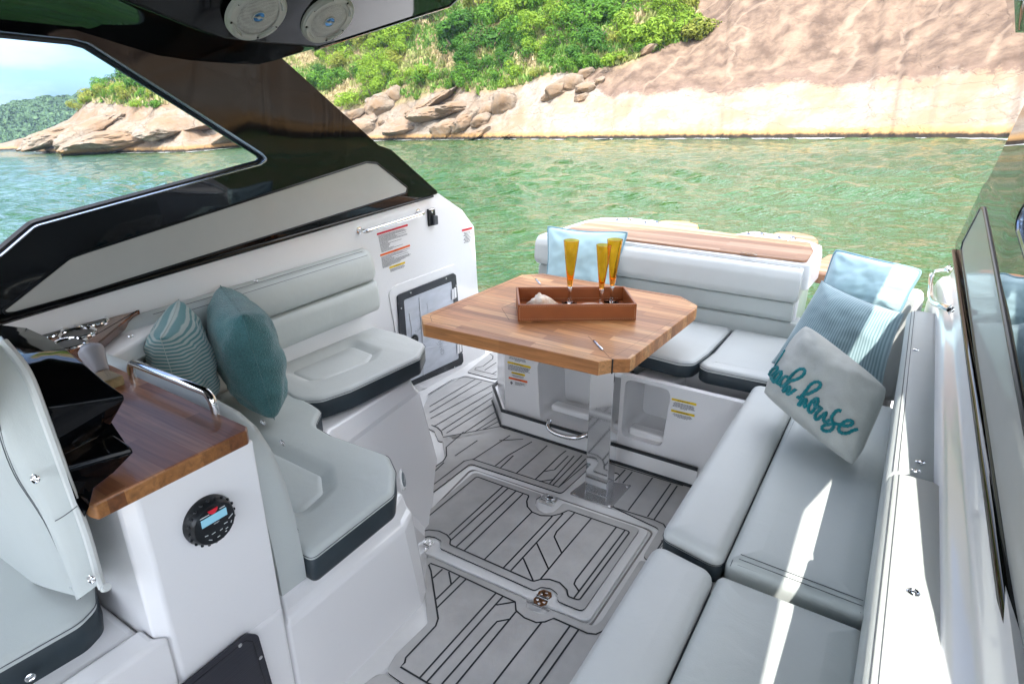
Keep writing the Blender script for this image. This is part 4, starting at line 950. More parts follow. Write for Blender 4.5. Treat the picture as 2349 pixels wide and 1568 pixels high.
quad([A4(765, 140), A4(798, 132), A4(802, 215), A4(768, 224)], .0115, .016, mat('catch_grey', (.07, .075, .085), .35), 'lever', lt, .004)
mb = MB(); mb.lathe([(.008, 0), (.007, .004), (.001, .005)], wallp(*A4(764, 102), .011), n, 14); mb.build('screw', chrome, lt)

# stickers: coloured headline bands and lines of small print
red = mat('sticker_red', (.62, .03, .05), .5); orange = mat('sticker_orange', (.80, .13, .015), .5); yellow = mat('sticker_yellow', (.80, .55, .01), .5); ink = mat('sticker_ink', (.03, .03, .04), .6)
def sticker(f, n, spec, label, name='warning_sticker', group='warning stickers'):
    """f(u, v) -> place on the surface; spec: list of bands (m, [4 corners], word, text size) and print blocks (corners, rows)"""
    e = None; n = Vector(n)
    for it in spec:
        if it[0] == 'band':
            _, m, q, word = it
            c = [f(*p) for p in q]; cc_ = (c[0]+c[2])/2
            if e is None: e = empty(name, cc_, label=label, cat='sticker', group=group)
            P = rounded(c, (c[0]-c[3]).length*.3, 3); mb = MB(); mb.prism([p+n*.0006 for p in P], n*.0006); mb.build('headline_band', m, e, recalc=True)
            if word:
                u = ((c[1]+c[2])/2-(c[0]+c[3])/2); L = u.length; hgt = ((c[0]+c[1])/2-(c[2]+c[3])/2).length
                tv, tf = text_mesh(word, hgt*.92); wd = max(v[0] for v in tv)-min(v[0] for v in tv)
                Fm = frame(cc_+n*.0017, u, n); k = min(1, L*.8/wd)
                s_ = hgt*.62
                mb = MB(); off = wd*k/2+s_*.75
                mb.add([Fm @ Vector((v[0]*k+s_*.5, v[1]*k, 0)) for v in tv], tf)
                tri = [(-off-s_*.1, -s_*.45), (-off+s_*.9, -s_*.45), (-off+s_*.4, s_*.5)]; cx_ = sum(p[0] for p in tri)/3; cy_ = sum(p[1] for p in tri)/3
                for i in range(3):
                    a, b = tri[i], tri[(i+1) % 3]; ai, bi = [(cx_+(p[0]-cx_)*.62, cy_+(p[1]-cy_)*.62) for p in (a, b)]
                    mb.add([Fm @ Vector((*p, 0)) for p in (a, b, bi, ai)], [(0, 1, 2, 3)])
                mb.box(Fm @ Vector((cx_, cy_+s_*.08, 0)), (s_*.08, s_*.3, .0001), Fm.to_3x3())
                mb.build('headline_text', ink, e)
        else:
            _, q, rows, widths = it
            c = [f(*p) for p in q]; mb = MB()
            if e is None: e = empty(name, (c[0]+c[2])/2, label=label, cat='sticker', group=group)
            for k in range(rows):
                t = (k+.5)/rows; a = c[0].lerp(c[3], t); b = c[1].lerp(c[2], t); w_ = widths[k % len(widths)]
                hh_ = (c[0]-c[3]).length/rows*.42; d = (b-a); Lr = d.length; d.normalize(); v = n.cross(d)
                lo_, hi_ = (0, w_) if w_ > 0 else ((1+w_)/2, (1-w_)/2)
                x = lo_*Lr
                while x < hi_*Lr:
                    wl = min(rnd.uniform(1.6, 5)*hh_*1.3, hi_*Lr-x)
                    if wl > hh_*.4: mb.add([a+d*x-v*hh_/2+n*.0009, a+d*(x+wl)-v*hh_/2+n*.0009, a+d*(x+wl)+v*hh_/2+n*.0009, a+d*x+v*hh_/2+n*.0009], [(0, 1, 2, 3)])
                    x += wl+hh_*.75
            mb.build('small_print', ink, e)
    return e
def W6(u, v): return ((1480+u*.14667)/1.7437, (880+v*.14667)/1.7437)
fw = lambda u, v: wallp(*W6(u, v))
sticker(fw, (1, 0, 0), [('band', red, [(182, 362), (1022, 108), (1032, 160), (188, 418)], 'PERIGO'),
    ('print', [(218, 425), (1010, 200), (1060, 640), (310, 890)], 18, [.88, .92, .96, .55, .95, .62, .98, .98, .3, .28, .75, .33, .33, .28, .27, .45, .78, .4])], 'sticker headed PERIGO in red with small print, topmost of three on the wall')
sticker(fw, (1, 0, 0), [('band', orange, [(270, 940), (1082, 665), (1092, 715), (280, 992)], 'AVISO'),
    ('print', [(300, 1005), (1090, 745), (1120, 1060), (345, 1320)], 13, [.98, .75, .88, .35, .92, .42, .95, 1.0, .95, .8, .65, .6, .3])], 'sticker headed AVISO in orange, middle of three on the wall')
sticker(fw, (1, 0, 0), [('band', yellow, [(520, 1278), (950, 1128), (957, 1178), (530, 1328)], 'ATENÇÃO'),
    ('print', [(545, 1345), (955, 1200), (965, 1278), (560, 1420)], 3, [.92, .97, .9])], 'small yellow ATENÇÃO sticker, lowest of three on the wall')
fw2 = lambda u, v: wallp(*A4(u, v))
sticker(fw2, (1, 0, 0), [('band', red, [(1046, 264), (1140, 240), (1141, 258), (1047, 284)], 'ATENÇÃO'),
    ('print', [(1056, 292), (1138, 270), (1142, 368), (1058, 390)], 8, [-.8, -.7, -.9, -.5, -.8, -.9, -.6, -.85])], 'red headed sticker near the aft edge of the side wall')

# locker door
dr = empty('locker_door', wallp(980, 760), label='black framed locker door with a clear smoky pane in the side wall', cat='door')
do = [A4(452, 855), A4(478, 840), A4(950, 652), A4(978, 668), A4(1046, 1440), A4(1030, 1470), A4(760, 1590), A4(520, 1700), A4(495, 1690)]
do = [A4(452, 855), A4(478, 838), A4(955, 652), A4(978, 668), A4(1046, 1440), A4(1030, 1470), A4(560, 1672), A4(505, 1680)]
di = [A4(510, 892), A4(940, 724), A4(1008, 1415), A4(570, 1618)]
D_ = rounded([Vector((wallp(*p).y, wallp(*p).z, 0)) for p in do], .012, 3); I2 = rounded([Vector((wallp(*p).y, wallp(*p).z, 0)) for p in di], .012, 3)
mb = MB(); plate(mb, [(p.x, p.y) for p in D_], [[(p.x, p.y) for p in I2]], lambda u, v: Vector((XP+.0075, u, v)), (.006, 0, 0)); mb.build('door_frame', mat('door_frame_black', (.022, .026, .032), .22), dr, recalc=True)
pane = mat('smoky_pane', (.50, .53, .58), .08, spec=.6, coat=.6, var=.10, vscale=7, stretch=(1, 1, 3))
mb = MB(); plate(mb, [(p.x, p.y) for p in I2], [], lambda u, v: Vector((XP+.0072, u, v)), (.0035, 0, 0)); po = mb.build('pane', pane, dr, recalc=True)
# moulded ribs and buckle straps seen through the pane
sil = mat('pane_shapes', (.60, .62, .66), .15, coat=.5); mb = MB()
for (u, v, u2, v2, w_) in ((650, 870, 690, 1560, .010), (560, 1010, 590, 1300, .006), (720, 920, 735, 1100, .005), (600, 1190, 860, 1240, .004), (640, 1330, 900, 1290, .004), (800, 1270, 860, 1330, .005)):
    mb.tube([wallp(*A4(u, v), .0112), wallp(*A4((u+u2)/2+8, (v+v2)/2), .0118), wallp(*A4(u2, v2), .0112)], w_*.45, 6)
mb.build('moulded_ribs', sil, po)
mb = MB(); Fm = frame(wallp(*A4(848, 1318), .0115), (0, .25, -1), (1, 0, 0)); tv, tf = text_mesh('NHD', .045); mb.add([Fm @ Vector(v) for v in tv], tf)
Fm = frame(wallp(*A4(648, 1155), .0115), (0, 1, .25), (1, 0, 0)); tv, tf = text_mesh('NHD', .028); mb.add([Fm @ Vector(v) for v in tv], tf)
mb.build('pane_emblem', mat('emblem_grey', (.25, .27, .30), .4), po)
for (u, v) in ((568, 824), (888, 697), (978, 760), (484, 964), (1033, 1364), (965, 1494)):
    mb = MB(); mb.lathe([(.0055, 0), (.005, .002), (.002, .003)], wallp(*A4(u, v), .0137), (1, 0, 0), 12); mb.build('screw', screw_m, dr)
for (u, v) in ((958, 835), (1006, 1322)):
    mb = MB(); q = wallp(*A4(u, v), .0135); mb.box(q+Vector((.002, -.012, 0)), (.004, .018, .062)); mb.box(q+Vector((.002, .012, .003)), (.004, .018, .062)); mb.tube([q+Vector((.005, 0, -.03)), q+Vector((.005, 0, .03))], .003, 8); mb.build('hinge', gel, dr, bevel=.001)
mb = MB(); mb.lathe([(.03, 0), (.03, .006), (.022, .01), (.012, .008)], wallp(*A4(605, 1250), .012), (1, 0, 0), 24); mb.build('knob', gloss2, dr)
# ---- transom seat unit
tr = empty('transom_seat', (-1.0, 2.8, 0), label='pale grey two cushion transom bench below the wooden sunpad', cat='seat')
YT = 2.33
def xzT(x, y, Y=YT): p = py(x, y, Y); return (p.x, p.z)
def q1(u, v, Y=YT): return xzT(*T(1, 1, u, v), Y)
# front panel with two open niches
n1 = [q1(1345, 905), q1(1365, 1320), (q1(1865, 1440)[0], q1(1690, 1385)[1]-.01), (q1(1865, 1440)[0], .40)]
n1[0] = (n1[0][0], .40)
n2 = [(q1(1935, 1300)[0], .415), (q1(1915, 1500)[0], .135), (q1(2195, 1560)[0], .135), (q1(2268, 1120)[0], .415)]
fo = [(-1.52, .0), (-1.52, .435), (-.10, .435), (-.10, 0)]
fT = lambda u, v: Vector((u, YT, v))
mb = MB(); rn1 = [(p.x, p.y) for p in rounded([Vector((*p, 0)) for p in n1], .035, 5)]; rn2 = [(p.x, p.y) for p in rounded([Vector((*p, 0)) for p in n2], .035, 5)]
plate(mb, fo, [rn1, rn2], fT, (0, .03, 0)); mb.build('front_panel', gel, tr, bevel=.012, seg=3, recalc=True)
for rn in (rn1, rn2):
    mb = MB(); A0 = [Vector((u, YT+.029, v)) for u, v in rn]; cx_ = sum(u for u, v in rn)/len(rn); cz_ = sum(v for u, v in rn)/len(rn)
    A1 = [Vector((cx_+(u-cx_)*.93, YT+.24, cz_+(v-cz_)*.92)) for u, v in rn]; mb.rings([A0, A1], False, True); mb.build('niche', gel, tr, recalc=False, sharp=50)
# moulded lips inside the niches
mb = MB(); mb.prism([Vector((q1(1412, 1300)[0], YT+.035, .135)), Vector((-.98, YT+.035, .135)), Vector((-.98, YT+.1, .135)), Vector((q1(1412, 1300)[0], YT+.1, .135))], (0, 0, .035)); mb.prism([Vector((-.88, YT+.035, .12)), Vector((-.70, YT+.035, .12)), Vector((-.70, YT+.1, .12)), Vector((-.88, YT+.1, .12))], (0, 0, .045)); mb.build('niche_lip', gel, tr, bevel=.012, seg=3)
# port end and chamfer, body behind
mb = MB(); bl = [(-1.52, YT+.001), (-1.70, 2.53), (-1.72, 3.05), (-.10, 3.05), (-.10, YT+.26), (-1.5, YT+.26)]
mb.prism([Vector((x, y, 0)) for x, y in bl], (0, 0, .432)); mb.build('base', gel, tr, bevel=.015, seg=3)
mb = MB(); mb.prism([Vector((x, y, .0)) for x, y in ((-1.66, 2.58), (-1.69, 3.05), (-.10, 3.05), (-.10, 2.80), (-1.55, 2.80))], (0, 0, .46)); mb.build('seat_deck', gel, tr, bevel=.01)
# rub rails: a low black strip at the foot and another above the step
mb = MB(); pth = [Vector((-1.735, 2.62, .094)), Vector((-1.715, 2.515, .094)), Vector((-1.525, YT-.022, .094)), Vector((-.54, YT-.022, .094))]
mb.tube(pth, .0085, 8); mb.build('rub_rail', rubber, tr)
mb = MB(); mb.prism([Vector((x, y, .0)) for x, y in ((-1.745, 2.62), (-1.72, 2.51), (-1.525, YT-.024), (-.54, YT-.024), (-.54, YT), (-1.50, YT), (-1.66, 2.62))], (0, 0, .088)); mb.build('foot_step', gel, tr, bevel=.006)
mb = MB(); mb.tube([p+Vector((-.002, -.006, -.086)) for p in pth], .008, 8); mb.build('rub_rail', rubber, tr)
# seat cushions
lc = [(-1.62, 2.62), (-1.55, 2.50), (-1.2, 2.47), (-.70, 2.425), (-.645, 2.45), (-.625, 2.60), (-.615, 2.965), (-1.62, 2.965)]
cushion('seat_cushion', lc, IDM, .432, .512, [vinyl_lt, char], tr, r=.022, corner=[.06, .05, .05, .06, .05, .03, .02, .02], split=.492, puff=.004)
rc = [(-.60, 2.60), (-.648, 2.47), (-.62, 2.43), (-.33, 2.44), (-.12, 2.44), (-.10, 2.965), (-.60, 2.965)]
rc = [(-.605, 2.965), (-.605, 2.60), (-.625, 2.455), (-.60, 2.425), (-.36, 2.43), (-.10, 2.44), (-.10, 2.965)]
rc = [(-.607, 2.965), (-.607, 2.62), (-.625, 2.455), (-.585, 2.425), (-.33, 2.435), (-.10, 2.44), (-.10, 2.965)]
cushion('seat_cushion', rc, IDM, .432, .512, [vinyl_lt, char], tr, r=.022, corner=[.02, .03, .05, .05, .05, .02, .02], split=.492, puff=.004)
# backrest in two rolls with a plinth
def barx(name, prof, x0, x1, m, parent, r=.03):
    cy = sum(p[0] for p in prof)/len(prof); cz = sum(p[1] for p in prof)/len(prof); rs = []
    for x, k in ((x0, .9), (x0+.006, .965), (x0+.018, 1), (x1-.018, 1), (x1-.006, .965), (x1, .9)):
        rs.append([Vector((x, cy+(y-cy)*k, cz+(z-cz)*k)) for y, z in prof])
    mb = MB(); mb.rings(rs); return mb.build(name, m, parent, recalc=True, sharp=50)
upr = [(Vector((y, z, 0))) for y, z in ((3.04, .70), (2.93, .685), (2.905, .715), (2.912, .80), (2.928, .832), (2.955, .845), (3.04, .845))]
upr = [(p.x, p.y) for p in rounded(upr, [.0, .03, .04, .05, .04, .03, 0], 5)]
lor = [(p.x, p.y) for p in rounded([Vector((y, z, 0)) for y, z in ((3.05, .585), (2.965, .585), (2.94, .61), (2.94, .68), (3.05, .70))], [0, .02, .03, .01, 0], 5)]
barx('upper_backrest', upr, -1.70, -.345, vinyl_lt, tr); barx('lower_backrest', lor, -1.69, -.36, vinyl, tr)
mb = MB(); mb.box((-1.02, 3.02, .50), (1.38, .12, .166)); mb.build('back_plinth', vinyl, tr, bevel=.01)
stitchline([Vector((-1.68, 2.957, .8455)), Vector((-.36, 2.957, .8455))], tr, .001)
# handle on the front panel
hn = empty('grab_handle', Vector((*q1(1560, 1400), 0)), label='curved polished grab handle low on the transom bench front, behind the table leg', cat='handle')
hn.location = fT(*q1(1560, 1400))
def H1(u, v, d): p = py(*T(1, 1, u, v), YT); return Vector((p.x, YT-d, p.z))
mb = MB(); mb.tube(spline([H1(1432, 1328, .004), H1(1440, 1340, .03), H1(1475, 1372, .045), H1(1560, 1402, .05), H1(1640, 1414, .048), H1(1700, 1405, .03), H1(1712, 1398, .002)], 5), .010, 12); mb.build('bar', chrome, hn)
mb = MB(); mb.prism([Vector((p[0], YT-.001, p[1])) for p in rounded([Vector((*q1(u, v), 0)) for u, v in ((1418, 1312), (1446, 1318), (1448, 1345), (1420, 1340))], .004, 3)], (0, -.004, 0)); mb.build('foot_plate', chrome, hn)
# stickers on the front
def W7(u, v): return ((1990+u*.11482)/1.7437, (1400+v*.11482)/1.7437)
ft = lambda u, v: Vector((py(*W7(u, v), YT).x, YT-.0005, py(*W7(u, v), YT).z))
NT = (0, -1, 0)
sticker(ft, NT, [('band', yellow, [(352, 378), (1165, 560), (1160, 635), (350, 438)], 'ATENÇÃO'), ('print', [(372, 470), (1135, 650), (1128, 830), (368, 672)], 6, [1.0, .98, .95, .93, 1.0, .8])], 'wide yellow ATENÇÃO sticker on the left panel below the table edge')
sticker(ft, NT, [('print', [(400, 195), (1000, 340), (1005, 470), (385, 325)], 4, [-.9, -.95, -.97, -.3])], 'small print sticker tucked under the table edge on the left panel')
sticker(ft, NT, [('band', yellow, [(492, 735), (962, 838), (958, 912), (490, 798)], 'ATENÇÃO'), ('print', [(520, 830), (935, 920), (920, 1010), (515, 915)], 3, [-.95, -1.0, -.85])], 'narrow yellow ATENÇÃO sticker above the orange one on the left panel')
e = sticker(ft, NT, [('band', orange, [(395, 918), (1048, 1070), (1045, 1145), (392, 980)], 'AVISO'), ('print', [(618, 1085), (1020, 1180), (1000, 1275), (618, 1205)], 4, [1, .8, .92, .55])], 'orange headed sticker with a small black figure, lowest on the left panel')
mb = MB(); Fm = frame(ft(492, 1120)+Vector((0, -.0012, 0)), (1, 0, 0), NT)
for (x, y, w_, h__) in ((0, .0035, .0045, .0045), (-.004, -.001, .004, .006), (.004, -.001, .004, .006), (0, -.006, .006, .005)):
    mb.add([Fm @ Vector((x+a*w_/1.6, y+b*h__/1.6, 0)) for a, b in ((-1, -.6), (-.6, -1), (.6, -1), (1, -.6), (1, .6), (.6, 1), (-.6, 1), (-1, .6))], [tuple(range(8))])
mb.build('pictogram', ink, e)
def W8(u, v): return ((2400+u*.19157)/1.7437, (1480+v*.19157)/1.7437)
ft8 = lambda u, v: Vector((py(*W8(u, v), YT).x, YT-.0005, py(*W8(u, v), YT).z))
sticker(ft8, NT, [('band', yellow, [(1497, 575), (2018, 692), (2015, 740), (1495, 615)], 'ATENÇÃO'), ('print', [(1530, 645), (1985, 760), (1990, 880), (1500, 765)], 6, [-.85, -.95, -.9, -.93, -.97, -.3])], 'upper yellow ATENÇÃO sticker on the right panel of the transom bench')
sticker(ft8, NT, [('band', yellow, [(1490, 812), (1978, 925), (1975, 972), (1488, 855)], 'ATENÇÃO'), ('print', [(1515, 880), (1940, 985), (1930, 1065), (1512, 960)], 4, [-.88, -.97, -.85, -.5])], 'lower yellow ATENÇÃO sticker on the right panel of the transom bench')
sticker(ft8, NT, [('band', yellow, [(276, 268), (378, 290), (376, 340), (276, 312)], ''), ('print', [(275, 335), (345, 352), (340, 470), (272, 452)], 6, [1.0])], 'yellow headed sticker on the white divider behind the table leg, upper of two')
sticker(ft8, NT, [('band', yellow, [(266, 492), (348, 510), (346, 560), (265, 535)], ''), ('print', [(264, 552), (325, 566), (322, 618), (262, 604)], 3, [1.0])], 'yellow headed sticker on the white divider behind the table leg, lower of two')

# ---- sunpad island behind the transom seat
ZP = .86
sp = empty('sunpad_island', (-.95, 3.3, 0), label='white sunpad island with a pale wooden top and cup holders at the stern', cat='cabinet')
def A3(u, v, z=ZP): return pz(1204.3+u*.3174, 487.5+v*.3174, z)
rim = [A3(150, 165), A3(245, 118), A3(430, 58), A3(560, 36), A3(770, 38), A3(960, 62), A3(1100, 100), A3(1530, 155), A3(1600, 138), A3(1720, 142), A3(1930, 178), A3(2070, 208), A3(2148, 240), A3(2150, 300), A3(2092, 420), A3(2040, 470), A3(2010, 420)]
rim[0].y = 3.13; rim = rim[:15]+[Vector((-.315, 3.12, ZP)), Vector((-1.66, 3.12, ZP))]
rim = [Vector((-1.63, 2.972, ZP))] + [p for p in rim[1:14]] + [Vector((-.318, 2.972, ZP))]
mb = MB(); ro = rounded(rim, .03, 3); mb.prism(ro, (0, 0, -.12)); mb.build('rim', gel, sp, bevel=.012, seg=3)
mb = MB(); body = [p.lerp(Vector((-.95, 3.3, p.z)), .05)+Vector((0, 0, -.115)) for p in rim]; mb.prism(body, (0, 0, -.75)); mb.build('cabinet', gel, sp, bevel=.02, seg=2)
wt = [A3(205, 190), A3(250, 145), A3(500, 68), A3(900, 96), A3(1500, 168), A3(2060, 232), A3(2082, 290), A3(2032, 368), A3(1690, 330)]
wt = [Vector((-1.58, 2.982, ZP)), A3(250, 145), A3(500, 68), A3(900, 100), A3(1500, 168), A3(2060, 232), A3(2082, 290), A3(2032, 368)]
mb = MB(); mb.prism([p+Vector((0, 0, .012)) for p in rounded(wt, .03, 4)], (0, 0, -.012)); tpn = mb.build('wooden_top', teak_pale, sp, bevel=.003)
mb = MB(); mb.prism([p+Vector((0, 0, .0125)) for p in (A3(1560, 305), A3(1670, 318), A3(1675, 328), A3(1560, 314))], (0, 0, .004)); mb.build('flush_hinge', chrome, sp)
for (u, v) in ((712, 54), (915, 72), (1668, 156), (1892, 184)):
    c = A3(u, v, ZP); mb = MB(); mb.lathe([(.036, .0015), (.040, .006), (.044, .006), (.048, .0)], c, (0, 0, 1), 32, cap0=False, cap1=False); mb.lathe([(.036, .0015), (.0005, .0012)], c, (0, 0, 1), 32, cap0=False); mb.build('cup_holder', steel, sp)
for lab, m_, P in (('yellowish rounded wooden stern step beyond the left cup holders', wood('step_wood_yellow', 0, (.55, .36, .13), (.46, .28, .09), (.62, .44, .2), .8, .03, .4, .1), [(960, 66), (1000, 54), (1180, 62), (1250, 85), (1258, 112), (1150, 120), (1080, 118)]),
                   ('pinkish rounded wooden stern step beyond the right cup holders', teak_pale, [(1780, 150), (1830, 137), (1960, 140), (2090, 168), (2122, 200), (2120, 212), (2060, 206), (1940, 178)])):
    pts = [A3(u, v, .80) for u, v in P]; pts = rounded(pts, .05, 4); mb = MB(); mb.prism(pts, (0, 0, -.06)); tag(mb.build('stern_step', m_, bevel=.01, seg=3), lab, 'step', 'rounded wooden stern steps')
mb = MB(); pts = [A3(2125, 345, .74), A3(2200, 300, .74), A3(2520, 320, .74), A3(2560, 470, .74), A3(2090, 440, .74)]; mb.prism(rounded(pts, .03, 3), (0, 0, -.05)); tag(mb.build('side_step', teak_pale, bevel=.005), 'wooden step between the sunpad island and the blue pillow', 'step')
mb = MB(); mb.box((-.08, 3.2, .3), (.36, .45, .76)); o = mb.build('quarter_locker', gel, bevel=.03, seg=3); tag(o, 'white moulded quarter locker behind the right pillows', 'locker')

# ---- starboard bench
sb = empty('long_bench', (-.1, 1.2, 0), label='long pale grey bench along the right side with folded back cushions', cat='seat')
mb = MB(); mb.prism([Vector((x, y, 0)) for x, y in ((-.365, -.9), (-.365, 2.325), (.10, 2.325), (.12, -.9))], (0, 0, .41)); mb.build('base', gel, sb, bevel=.01)
def rollx(x, y0, y1, z0, z1, m, name): pass
# far segment: front roll and seat pad, near segment the same, a little lower
FYN, FYF = 1.335, 2.36
cushion('front_cushion', [(-.383, FYF+.02), (-.383, FYN), (-.218, FYN-.035), (-.218, FYF+.02)], IDM, .415, .512, [vinyl_lt, char], sb, r=.03, corner=.035, split=.468, puff=.004)
cushion('seat_pad', [(-.214, FYF+.1), (-.214, FYN-.02), (.10, FYN-.03), (.105, FYF+.1)], IDM, .415, .505, [vinyl, char], sb, r=.03, corner=.02, puff=.006)
cushion('front_cushion', [(-.383, 1.29), (-.383, -.9), (-.222, -.9), (-.222, 1.262)], IDM, .415, .505, [vinyl_lt, char], sb, r=.03, corner=.035, split=.462, puff=.004)
cushion('seat_pad', [(-.217, -.9), (.105, -.9), (.10, 1.265), (-.217, 1.268)], IDM, .415, .50, [vinyl, char], sb, r=.028, corner=.02, puff=.006)
for yy, zz in ((1.345, .5065), (1.331, .5025), (1.321, .492)): stitchline([Vector((-.185, yy, zz)), Vector((.085, yy-.008, zz))], sb, .0010)
stitchline([Vector((-.198, 1.30, .497)), Vector((-.196, 2.3, .503))], sb, .0008)
# back cushions: side face, rounded top edge with double stitching, top face and piping
def bback(y0, y1, zt, x0=.062, x1=.155):
    prof = [(x1-.004, .49), (.098, .49), (.086, .53), (x0+.008, zt-.06), (x0, zt-.03), (x0+.003, zt-.012), (x0+.014, zt-.002), (x0+.03, zt+.002), (x1-.02, zt+.001), (x1-.006, zt-.004), (x1, zt-.014)]
    cx_, cz_ = .12, .7; rs = []
    for y, k in ((y0, .90), (y0+.006, .97), (y0+.02, 1), ((y0+y1)/2, 1.01), (y1-.02, 1), (y1-.006, .97), (y1, .9)):
        rs.append([Vector((cx_+(x-cx_)*k, y, cz_+(z-cz_)*k)) for x, z in prof])
    mb = MB(); mb.rings(rs); o = mb.build('back_cushion', vinyl, sb, recalc=True, sharp=60)
    for dx in (.010, .018): stitchline([Vector((x0+dx, y0+.02, zt+(.0005 if dx > .012 else -.003))), Vector((x0+dx, y1-.02, zt+(.0005 if dx > .012 else -.003)))], o, .0008)
    mb = MB(); mb.tube([Vector((x1+.003, y0+.01, zt-.004)), Vector((x1+.003, y1-.01, zt-.004))], .0045, 8); mb.build('piping', piping, o)
    return o
bk1 = bback(1.245, 2.42, .885); bk2 = bback(-.9, 1.235, .905)
snap(pz(2101, 803, .888), (0, 0, 1), bk1); snap(pz(2111, 1061, .888), (0, 0, 1), bk1); snap(pz(2095, 1359, .908), (0, 0, 1), bk2); snap(pz(2101, 1080, .905), (0, .3, 1), bk2)
mb = MB(); mb.box((.02, 2.98, .56), (.20, .1, .5)); mb.build('corner_pad', vinyl_lt, sb, bevel=.03, seg=3)

# handle on the starboard side
hs = empty('grab_handle', (.15, 2.6, .9), label='polished steel grab handle on the right coaming beside the pillows', cat='handle')
def A5(u, v): return ((3596+u*.57405)/1.7437, (900+v*.57405)/1.7437)
def hp(u, v, X): return px(*A5(u, v), X*.86)
mb = MB(); P = [hp(352, 300, .176), hp(335, 305, .168), hp(262, 315, .146), hp(238, 330, .142), hp(222, 370, .140), hp(218, 440, .139), hp(222, 500, .139), hp(240, 535, .141), hp(290, 562, .150), hp(355, 585, .168), hp(364, 588, .176)]
mb.tube(spline(P, 4), .009, 12); mb.build('bar', chrome, hs)
for u, v in ((352, 300), (362, 588)): mb = MB(); mb.lathe([(.015, 0), (.015, .003), (.011, .005)], hp(u, v, .177), (-1, 0, 0), 20); mb.build('foot_plate', chrome, hs)

# ---- table
tb = empty('cockpit_table', (-.868, 2.04, 0), label='square varnished wooden table with clipped corners on a polished steel pedestal', cat='table')
ZT = .7176
def A1t(u, v): p = T(1, 1, u, v); return pz(p[0], p[1], ZT)
ot = [A1t(550, 607), A1t(1245, 322), A1t(1385, 313), A1t(2330, 468), A1t(2452, 520), A1t(2449, 560), A1t(1980, 903), A1t(1935, 915), A1t(1862, 905), A1t(1775, 922), A1t(565, 665)]
mb = MB(); mb.prism([A1t(548, 607), A1t(1240, 322), A1t(1385, 314), A1t(2330, 468), pz(1600, 700, ZT), pz(1597, 708, ZT), A1t(1985, 902), A1t(1868, 903), A1t(1768, 922), A1t(560, 662)], (0, 0, -.052))
tt = mb.build('table_top', teak, tb, bevel=.003, seg=3)
bord = [A1t(610, 604), A1t(1260, 335), A1t(1370, 327), A1t(2320, 482), A1t(2362, 500), A1t(1910, 862), A1t(1846, 893)]
def groove(pts, parent, name='groove', w_=.0016, closed=False):
    mb = MB(); mb.tube([p+Vector((0, 0, -.0002)) for p in pts], w_/2, 5, closed=closed); mb.build(name, mat_groove, parent)
mat_groove = mat('groove_dark', (.05, .022, .012), .7)
groove([A1t(622, 645), A1t(610, 604), A1t(1255, 334), A1t(1378, 327), A1t(2322, 481), A1t(2420, 522)], tt); groove([A1t(622, 645), A1t(1000, 722), A1t(1755, 895)], tt, w_=.001)
groove([A1t(2440, 545), A1t(1905, 865), A1t(1846, 893)], tt, w_=.001)
groove([A1t(1864, 903), A1t(1846, 893), A1t(1800, 845), A1t(1697, 745)], tt); groove([A1t(1300, 319), A1t(1330, 350), A1t(1372, 400)], tt)
groove([A1t(1200, 510), A1t(1102, 553), A1t(1155, 635)], tt); 
mb = MB(); p = A1t(1864, 903); q = A1t(1866, 904); mb.box(p+Vector((0.002, -.002, -.026)), (.0035, .006, .0535)); mb.build('joint', dark, tb)
for (a, b) in (((1733, 773), (1797, 842)), ((1333, 350), (1366, 388))):
    pa, pb = A1t(*a), A1t(*b); mb = MB(); mb.tube([pa, pa.lerp(pb, .08), pa.lerp(pb, .92), pb], [.003, .0055, .0055, .003], 10); mb.tube([pa.lerp(pb, .45)+Vector((0, 0, .0003)), pa.lerp(pb, .55)+Vector((0, 0, .0003))], .0066, 10); mb.build('barrel_hinge', steel, tt)
# pedestal: polished square tube on a screwed plate
pc = [pz(*T(1, 2, 1672, 246), 0), pz(*T(1, 2, 1822, 298), 0)]
pw = (pc[1]-pc[0]); pd = Vector((-pw.y, pw.x, 0)).normalized(); pr = pz(*T(1, 2, 1895, 245), 0); dep = (pr-pc[1]).dot(pd)
quad4 = [pc[0], pc[1], pc[1]+pd*dep, pc[0]+pd*dep]
mb = MB(); mb.prism([p+Vector((0, 0, .006)) for p in quad4], (0, 0, .664-.006)); ped = mb.build('pedestal', chrome, tb, bevel=.0025, seg=2)
bpq = [pz(*T(1, 2, u, v), 0) for u, v in ((1565, 268), (1700, 165), (1998, 208), (1858, 366))]
mb = MB(); mb.prism([p+Vector((0, 0, .0015)) for p in rounded(bpq, .01, 3)], (0, 0, .0055)); bpl = mb.build('base_plate', steeld, tb, bevel=.001)
for (u, v) in ((1604, 260), (1845, 345), (1962, 213), (1718, 178)): mb = MB(); mb.lathe([(.007, 0), (.006, .002), (.002, .003)], pz(*T(1, 2, u, v), .007), (0, 0, 1), 12); mb.build('screw', screw_m, bpl)
mb = MB(); mb.box((*( (quad4[0]+quad4[2])/2).xy, .6645-.004), (.26, .26, .008)); mb.build('mounting_plate', steel, tb)

